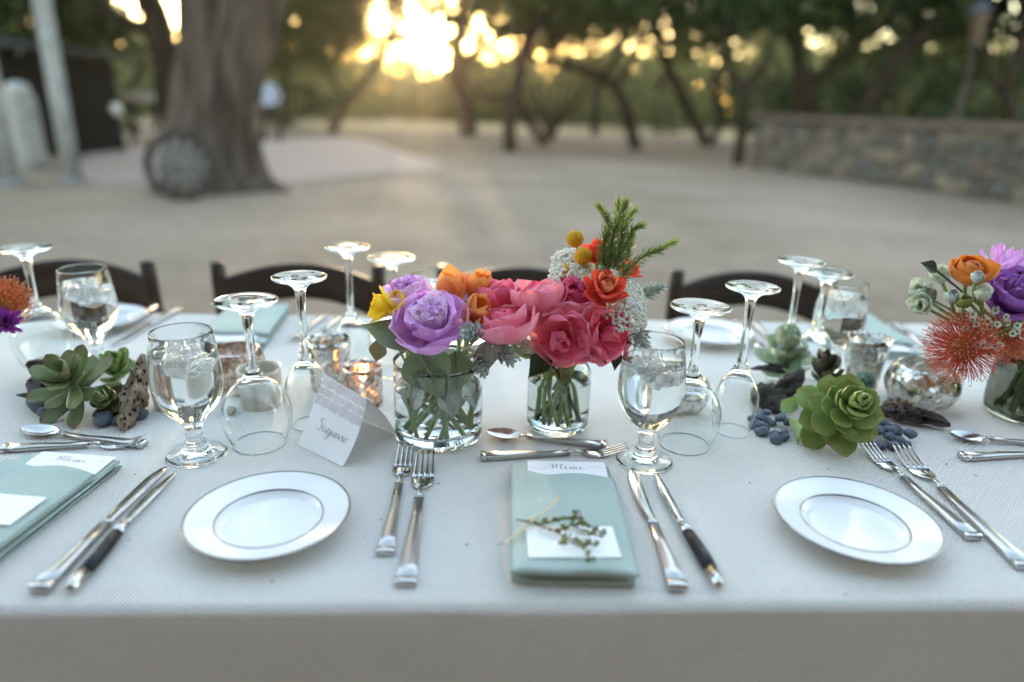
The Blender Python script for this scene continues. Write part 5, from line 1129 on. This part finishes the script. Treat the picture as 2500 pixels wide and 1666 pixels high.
for k in range(4):
    a = k * 1.57 + .4; f = VB + Vector((.035 * math.cos(a), .035 * math.sin(a), .013)); t = VB + Vector((-.030 * math.cos(a + .6), -.030 * math.sin(a + .6), .118))
    root = thing('bare_stem', 'cut flower stem standing in the wide vase', 'stem', f, 0, 'bare stems in the wide vase'); stem_to(root, [f, f.lerp(t, .5) + Vector((.008, 0, 0)), t], .0036, GREENSTEM)
# --- dark vase at the table end ------------------------------------
def P2(X, Y, D): return (1750 + X / 2.613, 560 + Y / 2.613), D
def ranunculus(lab, px, Y, up, s, seed, vase_, grp):
    return bloom('ranunculus', lab, px, Y, up, [dict(n=5, m=APR, L=.046 * s, W=.042 * s, p0=88, p1=-4, wrap=1.0, base=.4), dict(n=5, m=APR, L=.042 * s, W=.036 * s, p0=72, p1=-24, wrap=1.0, base=.4, z=.002), dict(n=5, m=ORNG, L=.036 * s, W=.028 * s, p0=56, p1=-44, wrap=1.0, z=.004), dict(n=5, m=APR, L=.028 * s, W=.020 * s, p0=40, p1=-50, wrap=1.0, z=.007)], seed, vase_, .05, .1, grp)
ranunculus('round orange ranunculus topping the bouquet in the dark vase', (2356, 690), 1.03, (-.15, -.35, .9), 1.1, 41, RV, GC)
peony('purple peony beside the orange ranunculus', (2474, 745), 1.02, (-.2, -.55, .8), .95, 42, PURP, PURP, RV, .05, .1, GC)
bloom('aster', 'spiky lilac flower behind the orange ranunculus', (2440, 665), 1.09, (.05, -.3, .95), [dict(n=9, m=LAV, L=.050, W=.014, p0=70, p1=28, wrap=.5, ruf=.004, tip=.8, pj=16), dict(n=8, m=LAV, L=.044, W=.012, p0=45, p1=8, wrap=.5, ruf=.004, tip=.8, pj=14), dict(n=6, m=LAVL, L=.034, W=.010, p0=24, p1=0, wrap=.5, tip=.8)], 43, RV, .05, .1, GC)
for k, (px, Y, up, s, lab) in enumerate((((2258, 722), 1.05, (-.7, -.4, .6), .8, 'creamy flower reaching outermost from the dark vase'), ((2300, 690), 1.06, (-.5, -.3, .85), .8, 'creamy flower next to the orange ranunculus'), ((2262, 752), 1.03, (-.75, -.5, .35), .75, 'creamy flower above the coral pincushion'))):
    bloom('lisianthus', lab, px, Y, up, [dict(n=5, m=WHT, L=.040 * s, W=.028 * s, p0=62, p1=6, wrap=.8, ruf=.003), dict(n=5, m=WHT, L=.036 * s, W=.024 * s, p0=45, p1=-12, wrap=.8, ruf=.003, z=.002), dict(n=4, m=LIME, L=.024 * s, W=.014 * s, p0=30, p1=-20, wrap=.8, z=.003)], 44 + k, RV, .05, .1, GC)
for k, (px, Y, lab, m, s) in enumerate((((2350, 752), 1.0, 'lime green bud in front of the creamy flowers', LIME, .8), ((2396, 735), .99, 'chalky white bud below the orange ranunculus', WHT, .9), ((2380, 690), .995, 'pale grey bud against the orange ranunculus', DUSTY, .7), ((2322, 738), 1.01, 'pale green bud beside the creamy flowers', DUSTY, .8))):
    bloom('flower_bud', lab, px, Y, (SD.uniform(-.4, .2), -.4, .8), [dict(n=4, m=m, L=.032 * s, W=.024 * s, p0=60, p1=-30, wrap=1.0, base=.4), dict(n=3, m=m, L=.028 * s, W=.020 * s, p0=40, p1=-36, wrap=1.0)], 60 + k, RV, .05, .1, GC)
def pincushion(lab, px, Y, up, R, n, seed, vase_, grp, m=None, tipm=None):
    h = atY(*px, Y); root = thing('pincushion_protea', lab, 'flower', h, 0, grp, up=up); r = random.Random(seed); b = MB()
    m = m or M('pin_coral', (.80, .22, .13), (.72, .16, .09), 40, rough=.5, trl=.35); tipm = tipm or M('pin_tip', (.85, .34, .20), rough=.5)
    for k in range(n):
        z = 1 - 1.45 * (k + .5) / n; a = k * 2.39996; q = math.sqrt(max(0, 1 - z * z)); d = Vector((q * math.cos(a), q * math.sin(a), z)); e = d * R * r.uniform(.85, 1.08); side = Vector((0, 0, 1)) * R * .22 + Vector((r.gauss(0, 1), r.gauss(0, 1), r.gauss(0, 1))) * R * .05
        b.tube([d * R * .28, d * R * .62 - side * .35, e * .95 + side * .1, e + side * .55], [.0005, .0005, .00045, .0004], 4, False); b.blob(e + side * .55, .0010, k, .1, 2, 1, mi=1)
    o = b.build('styles', [m, tipm], root); o['kind'] = 'stuff'
    b = MB(); b.blob((0, 0, 0), R * .34, seed, .25, 3, 2); b.build('core', M('pin_core', (.30, .16, .03), (.42, .26, .05), 90, rough=.8), root)
    stem_to(root, [h, h.lerp(vase_ + Vector((0, 0, .1)), .55), vase_ + Vector((-.02, 0, .09)), vase_ + Vector((.01, .01, .015))], .003)
pincushion('large coral pincushion spilling over the rim of the dark vase', (2352, 850), .985, (-.70, -.5, .35), .054, 460, 1, RV, GC)
pincushion('coral pincushion behind the waxflowers', (2455, 815), 1.03, (.1, -.8, .3), .046, 380, 2, RV, GC)
pincushion('orange pincushion leaning over the table end by the driftwood', (8, 745), 1.09, (.4, -.3, .8), .044, 380, 3, LV, GD, M('pin_orange', (.70, .20, .045), (.62, .15, .03), 40, rough=.5, trl=.2))
def waxflower(lab, px, Y, seed):
    h = atY(*px, Y); root = thing('waxflower_sprig', lab, 'sprig', h, 0, GC); r = random.Random(seed); me = petal_mesh(.0058, .0055, 80, 60, .4, 0, 0, nu=4, nv=5); me.materials.append(WHT); st = MB(); ct = MB()
    for k in range(16):
        c = Vector((r.uniform(-.03, .03), r.uniform(-.018, .010), r.uniform(-.03, .03))); n_ = Vector((r.gauss(0, .5), -1, r.gauss(0, .5) + .2)).normalized(); q = n_.to_track_quat('Z', 'Y')
        for i in range(5): o = add('petal', me, None, root, c, (q.to_matrix() @ Matrix.Rotation(i * 2 * PI / 5, 3, 'Z')).to_euler())
        ct.blob(c + n_ * .0012, .0017, k, .1, 2, 1); st.tube([(0, .03, -.04), tuple(c * .6 + Vector((0, .008, -.01))), tuple(c)], .0006, 4)
    o = ct.build('centres', M('wax_centre', (.16, .06, .03), rough=.7), root); o['kind'] = 'stuff'; o = st.build('twigs', GREENSTEM, root); o['kind'] = 'stuff'
    stem_to(root, [h + Vector((0, .03, -.04)), RV + Vector((-.01, 0, .09)), RV + Vector((.01, 0, .02))], .001)
waxflower('waxflower sprig over the coral pincushion by the dark vase', (2408, 810), .975, 1); waxflower('waxflower sprig against the purple peony', (2462, 782), .98, 2)
for k in range(7):
    a = k * .9; f = RV + Vector((.035 * math.cos(a), .035 * math.sin(a), .013)); t = RV + Vector((-.03 * math.cos(a + .5), -.03 * math.sin(a + .5), .105))
    root = thing('bare_stem', 'cut flower stem standing in the dark vase', 'stem', f, 0, 'bare stems in the dark vase'); stem_to(root, [f, f.lerp(t, .5), t], .003, LEAFD if k % 2 else GREENSTEM)
for k, (a_, b_, lab) in enumerate((((2470, 690), (2530, 660), 'dusky leaf above the purple peony'), ((2280, 735), (2262, 700), 'grey leaf among the creamy flowers'), ((2285, 660), (2252, 640), 'dark leaf over the creamy flowers'), ((2480, 760), (2492, 712), 'woolly leaf standing in front of the purple peony'))):
    place_leaf('bouquet_leaf', lab, atY(*a_, 1.03), atY(*b_, 1.02), (0, -1, .4), .020, FUZZ if k in (1, 3) else LEAFD, GC, (0, 15), .4, .0005, seed=70 + k, stem=[atY(*a_, 1.03).lerp(RV + Vector((0, 0, .1)), .6), RV + Vector((0, 0, .07))])
bloom('aster', 'magenta aster below the orange pincushion at the table end', (12, 790), 1.04, (.5, -.6, .5), [dict(n=14, m=VIO, L=.030, W=.007, p0=78, p1=40, wrap=.5, tip=.7, pj=14), dict(n=14, m=VIO, L=.026, W=.006, p0=58, p1=20, wrap=.5, tip=.7, pj=14), dict(n=10, m=VIO, L=.020, W=.005, p0=36, p1=8, wrap=.5, tip=.7)], 81, LV, .045, .1, GD)

# ================================================================== SUCCULENTS, DRIFTWOOD, PEBBLES
ECH = M('echeveria_green', (.21, .31, .075), (.28, .37, .115), 14, rough=.42, trl=.12, spec=.4); OLIVE = M('succulent_olive', (.14, .19, .065), (.20, .245, .10), 18, rough=.45, trl=.12); PALES = M('succulent_pale', (.34, .44, .27), (.28, .38, .22), 14, rough=.5, trl=.12)
DARKR = M('succulent_dark', (.045, .025, .025), (.09, .10, .035), 22, rough=.4); BLUEG = M('succulent_bluegreen', (.14, .24, .18), (.10, .19, .13), 18, rough=.5); BRIGHT = M('succulent_bright', (.20, .32, .085), (.15, .26, .06), 18, rough=.4, trl=.15)
def tipped(m, tip, p=.86):
    n = m.node_tree.nodes; l = m.node_tree.links; b = n['Principled BSDF']; old = b.inputs['Base Color'].links[0].from_socket
    tc = n.new('ShaderNodeTexCoord'); sp = n.new('ShaderNodeSeparateXYZ'); l.new(tc.outputs['Generated'], sp.inputs[0])
    nz = n.new('ShaderNodeTexNoise'); nz.inputs['Scale'].default_value = 60; l.new(tc.outputs['Object'], nz.inputs['Vector'])
    a = n.new('ShaderNodeMath'); a.operation = 'MULTIPLY_ADD'; a.inputs[1].default_value = .22; l.new(nz.outputs[0], a.inputs[0]); l.new(sp.outputs[1], a.inputs[2])
    g = n.new('ShaderNodeMapRange'); g.inputs['From Min'].default_value = p; g.inputs['From Max'].default_value = p + .22; l.new(a.outputs[0], g.inputs[0])
    x = n.new('ShaderNodeMix'); x.data_type = 'RGBA'; l.new(g.outputs[0], x.inputs[0]); l.new(old, x.inputs[6]); x.inputs[7].default_value = (*tip, 1); l.new(x.outputs[2], b.inputs['Base Color'])
tipped(ECH, (.34, .34, .10)); tipped(OLIVE, (.20, .16, .08)); tipped(PALES, (.46, .46, .32)); tipped(BRIGHT, (.30, .36, .10))
def rosette(lab, pos, up, s, layers, m, seed, tip=.85, name='succulent', th=.0028, wide=.66):
    root = thing(name, lab, 'succulent', pos, 0, 'succulents along the table', up=up); r = random.Random(seed); k = 0
    for n_, L_, W_, p0, p1 in layers:
        me = [petal_mesh(L_ * s, W_ * s, p0, p1 + 4 * q, .55, .0006, q + seed, tip, .42, wide, th * s * 1.5, 10, 9, r0=.002) for q in range(2)]
        for e in me: e.materials.append(m if not isinstance(m, list) else m[min(k // 6, len(m) - 1)])
        for i in range(n_): add('leaf', me[i % 2], None, root, (0, 0, .0016 * k * s * 2), (r.uniform(-.07, .07), r.uniform(-.07, .07), k * 2.39996), r.uniform(.92, 1.08)); k += 1
    b = MB(); b.tube([(0, 0, -.012), (0, 0, .01)], [.006, .005], 8); b.build('stalk', GREENSTEM, root); return root
def on(px, py, z): return at(px, py, TZ + z)
rosette('largest green rosette succulent lying among blue pebbles', on(2026, 1022, .036), (-.08, -.78, .60), .90, [(8, .070, .046, 88, 72), (8, .062, .044, 80, 54), (8, .052, .038, 68, 36), (8, .040, .031, 54, 18), (6, .028, .022, 38, 2), (5, .018, .014, 22, -10)], ECH, 1)
rosette('pale green rosette succulent resting behind the upturned flute', on(1905, 905, .028), (.0, -.15, 1), .9, [(7, .070, .046, 84, 58), (7, .058, .042, 66, 34), (6, .040, .030, 46, 10), (5, .024, .020, 26, -8)], PALES, 2)
rosette('dark burgundy tipped succulent behind the largest rosette', on(2010, 935, .035), (-.1, -.2, 1), .8, [(6, .050, .024, 62, 20), (6, .044, .022, 42, 6), (5, .030, .016, 24, 0)], DARKR, 3, .75)
rosette('small blue green succulent beside the flared votive', on(2095, 955, .030), (.3, -.4, .9), .62, [(6, .040, .032, 80, 52), (6, .030, .026, 58, 26), (4, .018, .016, 34, 4)], BLUEG, 4)
rosette('tiny blue green succulent under the larger blue green one', on(2112, 985, .018), (.5, -.6, .6), .42, [(6, .040, .032, 80, 52), (5, .028, .024, 52, 20)], BLUEG, 5)
rosette('olive rosette of long spoon shaped leaves among driftwood', on(205, 965, .028), (.05, -.62, .75), .86, [(7, .076, .027, 88, 80), (7, .068, .027, 74, 50), (6, .056, .024, 54, 26), (4, .036, .018, 30, 4)], OLIVE, 6, .75, wide=.72)
rosette('bright green upright succulent behind the dark rosette', on(285, 925, .030), (.25, -.35, .9), .74, [(6, .056, .024, 66, 30), (6, .050, .022, 46, 8), (4, .036, .016, 24, -6)], BRIGHT, 7, .6)
rosette('small dark red rosette wedged against pitted driftwood', on(283, 985, .022), (.0, -.75, .6), .62, [(8, .046, .030, 80, 50), (7, .036, .026, 60, 24), (6, .026, .020, 40, 2), (4, .016, .012, 20, -10)], [DARKR, OLIVE], 8)
def P2w(X, Y, z): return on(1750 + X / 2.613, 560 + Y / 2.613, z)
for k, (a_, b_, wd, m_, lab) in enumerate((((500, 1160), (405, 1085), .034, ECH, 'loose green leaf at the side of the largest rosette'), ((500, 1215), (520, 1370), .026, ECH, 'loose green leaf lying on the cloth below the largest rosette'), ((360, 1120), (385, 1005), .030, M('yellow_leaf', (.52, .27, .04), (.42, .20, .03), 40, rough=.6, trl=.2), 'withered yellow leaf propped against bark'))):
    place_leaf('fallen_leaf', lab, P2w(*a_, .018 if k != 1 else .012), P2w(*b_, .028 if k != 1 else .006), (-.2, -.8, .55), wd, m_, 'loose leaves by the largest rosette', (-15, 20), .5, .0016, seed=90 + k)
DRIFT = M('driftwood_grey', (.16, .145, .13), (.055, .048, .043), 22, rough=.95, bump=1, bscale=70, spec=.15, detail=8, dist=.006); DRIFTB = M('driftwood_tan', (.34, .26, .19), (.14, .095, .065), 26, rough=.95, bump=1, bscale=70, spec=.15, detail=8, dist=.006); DRIFTD = M('driftwood_dark', (.045, .038, .035), (.095, .082, .075), 30, rough=.95, bump=1, bscale=80, spec=.15, dist=.006)
for m_ in (DRIFTB, DRIFT):
    n = m_.node_tree.nodes; l = m_.node_tree.links; b = n['Principled BSDF']; tc = n.new('ShaderNodeTexCoord'); v = n.new('ShaderNodeTexVoronoi'); v.inputs['Scale'].default_value = 130; mp = n.new('ShaderNodeMapping'); mp.inputs['Scale'].default_value = (1, 1, .55)
    l.new(tc.outputs['Object'], mp.inputs[0]); l.new(mp.outputs[0], v.inputs['Vector']); r = n.new('ShaderNodeValToRGB'); r.color_ramp.elements[0].position = .24; r.color_ramp.elements[1].position = .36; l.new(v.outputs['Distance'], r.inputs[0])
    old = b.inputs['Base Color'].links[0].from_socket; x = n.new('ShaderNodeMix'); x.data_type = 'RGBA'; l.new(r.outputs[0], x.inputs[0]); x.inputs[6].default_value = (.03, .02, .015, 1); l.new(old, x.inputs[7]); l.new(x.outputs[2], b.inputs['Base Color'])
    bp = n.new('ShaderNodeBump'); bp.inputs['Strength'].default_value = .9; bp.inputs['Distance'].default_value = .004; l.new(r.outputs[0], bp.inputs['Height']); l.new(b.inputs['Normal'].links[0].from_socket, bp.inputs['Normal']); l.new(bp.outputs[0], b.inputs['Normal'])
def driftwood(lab, pts, r0, m, seed, flat=1.0):
    A = pts[0]; root = thing('driftwood', lab, 'driftwood', (A.x, A.y, TZ), 0, 'driftwood pieces'); q = spline([p - Vector((A.x, A.y, TZ)) for p in pts], 14); b = MB(); n_ = len(q); seg = 28
    t0 = (q[-1] - q[0]).normalized(); x = t0.cross(Vector((0, 0, 1))).normalized(); y = x.cross(t0); v = []
    for i, p in enumerate(q):
        u = i / (n_ - 1); env = r0 * (math.sin(PI * (u * .93 + .035)) ** .75) * (1 + .3 * mnoise.noise(Vector((u * 5, seed, 0))))
        for k in range(seg):
            a = 2 * PI * k / seg; f = env * (1 + .10 * mnoise.noise(Vector((math.cos(a) * 6, math.sin(a) * 6, u * 14 + seed))) + .42 * mnoise.noise(Vector((math.cos(a) * 1.6, math.sin(a) * 1.6, u * 3.5 + seed))) + .22 * math.sin(a * 5 + seed + 3 * mnoise.noise(Vector((u * 4, seed, 2)))) - .9 * max(0, mnoise.noise(Vector((math.cos(a) * 3, math.sin(a) * 3, u * 9 + seed))) - .25))
            v.append(p + x * f * math.cos(a) + y * f * math.sin(a) * flat)
    b.grid(v, n_, seg, cv=True); base = 0; b.face(tuple(range(seg))); b.face(tuple((n_ - 1) * seg + k for k in reversed(range(seg)))); fixn(b.build('wood', m, root))
    r = random.Random(seed)
    for k in range(3):
        b = MB(); i = r.randrange(3, n_ - 3); e = q[i] + (t0 * r.uniform(-1, 1) + Vector((0, 0, .6)) + x * r.uniform(-1, 1)).normalized() * r0 * 1.5; b.tube([q[i], q[i].lerp(e, .6), e], [r0 * .3, r0 * .2, r0 * .06], 7); b.build('splinter', m, root)
def P4(X, Y, z): return on(X / 3.136, 560 + Y / 3.136, z)
driftwood('pitted tan driftwood leaning up beside the goblet', [P4(935, 1535, .006), P4(1000, 1380, .022), P4(1050, 1200, .048), P4(1095, 960, .085)], .016, DRIFTB, 1)
driftwood('grey split driftwood under the olive rosette', [P4(235, 1330, .010), P4(330, 1200, .022), P4(440, 1090, .034), P4(560, 985, .046)], .020, DRIFT, 2)
driftwood('dark forked driftwood tip pointing away from the olive rosette', [P4(205, 1030, .030), P4(320, 1050, .026), P4(440, 1110, .020), P4(540, 1180, .012)], .015, DRIFTD, 3)
driftwood('dark driftwood lying behind the bright green succulent', [P4(720, 1060, .016), P4(840, 1020, .022), P4(940, 1010, .024), P4(1020, 1020, .020)], .014, DRIFTD, 4)
driftwood('grey driftwood lying out past the largest rosette', [P2w(1010, 1150, .014), P2w(1150, 1170, .016), P2w(1300, 1190, .016), P2w(1490, 1250, .010)], .016, DRIFT, 5, .75)
driftwood('pale driftwood stub in front of the silvered bowl', [P2w(1060, 1110, .018), P2w(1150, 1120, .022), P2w(1260, 1150, .020)], .011, DRIFTB, 6)
driftwood('blackened driftwood standing behind the loose green leaf', [P2w(290, 1120, .012), P2w(400, 1060, .024), P2w(490, 970, .046), P2w(555, 905, .060)], .016, DRIFTD, 7)
driftwood('thin dark twig lying over the pale green rosette', [P2w(210, 890, .040), P2w(330, 885, .044), P2w(450, 890, .046), P2w(440, 810, .072)], .006, DRIFTD, 8)
driftwood('blackened driftwood chunk beside the upturned flute', [P2w(270, 1000, .020), P2w(330, 1080, .018), P2w(420, 1150, .014)], .022, DRIFTD, 9)
driftwood('short dark bark piece below the wine glass near the ribbed votive', [on(540, 1008, .006), on(555, 1003, .008), on(572, 994, .006)], .007, DRIFTB, 10)
STONE = [M('pebble_blue_%d' % k, c1, c2, 40, rough=.7, bump=.3, bscale=150) for k, (c1, c2) in enumerate((((.085, .11, .165), (.14, .165, .215)), ((.050, .068, .105), (.085, .108, .15)), ((.12, .145, .195), (.075, .10, .15))))]
pm = []
for k in range(6):
    b = MB(); b.blob((0, 0, 0), 1, k + 3, .35, .9, 3, (1, .82, .66)); me = b.mesh('pebble'); me.materials.append(STONE[k % 3]); pm.append(me)
def pebble(p, r, lab, grp, seed):
    q = random.Random(seed); o = add('pebble', pm[seed % 6], None, None, (p.x, p.y, p.z + r * .62), (q.uniform(-.3, .3), q.uniform(-.3, .3), q.uniform(0, 6)), r); tag(o, lab, 'pebble', grp)
sd = 0
for X, Y, z in ((230, 1200, 0), (275, 1180, 0), (320, 1210, 0), (250, 1250, 0), (300, 1260, 0), (345, 1230, 0), (285, 1290, 0), (370, 1300, 0), (430, 1290, 0), (400, 1230, .008), (450, 1250, .006), (310, 1200, .011), (265, 1225, .010), (430, 1320, 0), (375, 1335, 0)):
    pebble(P2w(X, Y + 25, 0) + Vector((0, 0, z)), .0072 + .0042 * ((sd * 7) % 11) / 11, 'blue grey pebble heaped between the upturned flute and largest rosette', 'blue pebbles by the flute', sd); sd += 1
for X, Y, z in ((990, 1260, .008), (1060, 1270, .008), (1010, 1330, .010), (950, 1360, 0), (1050, 1390, 0), (1120, 1390, 0), (1110, 1320, .008), (1150, 1310, 0), (1220, 1340, .007), (1210, 1375, 0), (1160, 1365, 0), (1090, 1350, .006), (930, 1330, 0), (1040, 1300, .012), (1000, 1385, 0), (1070, 1330, .014), (1140, 1280, 0), (970, 1290, .004)):
    pebble(P2w(X, Y + 15, 0) + Vector((0, 0, z)), .0072 + .0042 * ((sd * 7) % 11) / 11, 'blue grey pebble loose beside the largest rosette near the fork tines', 'blue pebbles by the forks', sd); sd += 1
for X, Y, r_, lab in ((335, 1385, .024, 'big blue stone beneath the olive rosette'), (455, 1250, .014, 'blue stone lying under the grey split driftwood'), (800, 1500, .0155, 'blue stone standing alone before the dark red rosette'), (885, 1430, .019, 'blue stone pressed under the dark red rosette'), (1060, 1455, .016, 'blue stone behind the pitted driftwood tip'), (770, 1440, .011, 'little blue stone next to the standing one'), (920, 1490, .011, 'little blue stone touching the pitted driftwood'), (360, 1440, .012, 'small blue stone peeping from under the olive leaves'), (1010, 1420, .015, 'blue stone hidden under the pitted driftwood'), (425, 1240, .012, 'small pale stone on the grey split driftwood')):
    pebble(P4(X, Y, 0), r_, lab, 'blue stones under the olive succulent', sd); sd += 1
# crumbs of bark and petal dropped on the cloth
CR = M('crumb', (.50, .38, .22), (.36, .25, .14), 80, rough=.9); r = random.Random(8)
for k, (px, py) in enumerate(((664, 1421), (930, 1270), (987, 1365), (1072, 1182), (2022, 1146), (2382, 1163), (2064, 1452), (1990, 1220), (316, 1320), (690, 1060), (1139, 1331), (1830, 1180), (330, 1160), (2310, 1135))):
    p = at(px, py); b = MB(); b.blob((0, 0, 0), 1, k, .5, 2, 1); o = b.build('crumb', CR, loc=(p.x, p.y, TZ + .0012), rot=(0, 0, k), scale=(.0022, .0012, .0008)); tag(o, 'tiny tan crumb dropped on the ivory cloth', 'crumb', 'crumbs on the cloth')
# ------------------------------------------------------------------ evening haze
HZ = bpy.data.materials.new('haze_air'); HZ.use_nodes = True; n = HZ.node_tree.nodes; n.remove(n['Principled BSDF'])
pv = n.new('ShaderNodeVolumePrincipled'); pv.inputs['Color'].default_value = (1, .93, .82, 1); pv.inputs['Density'].default_value = .0007; pv.inputs['Anisotropy'].default_value = .86
HZ.node_tree.links.new(pv.outputs[0], n['Material Output'].inputs['Volume'])
b = MB(); b.box((0, 12, 6.5), (140, 140, 8.0)); tag(b.build('haze', HZ, smooth=False), 'thin warm evening haze hanging over the clearing', 'haze', kind='stuff')
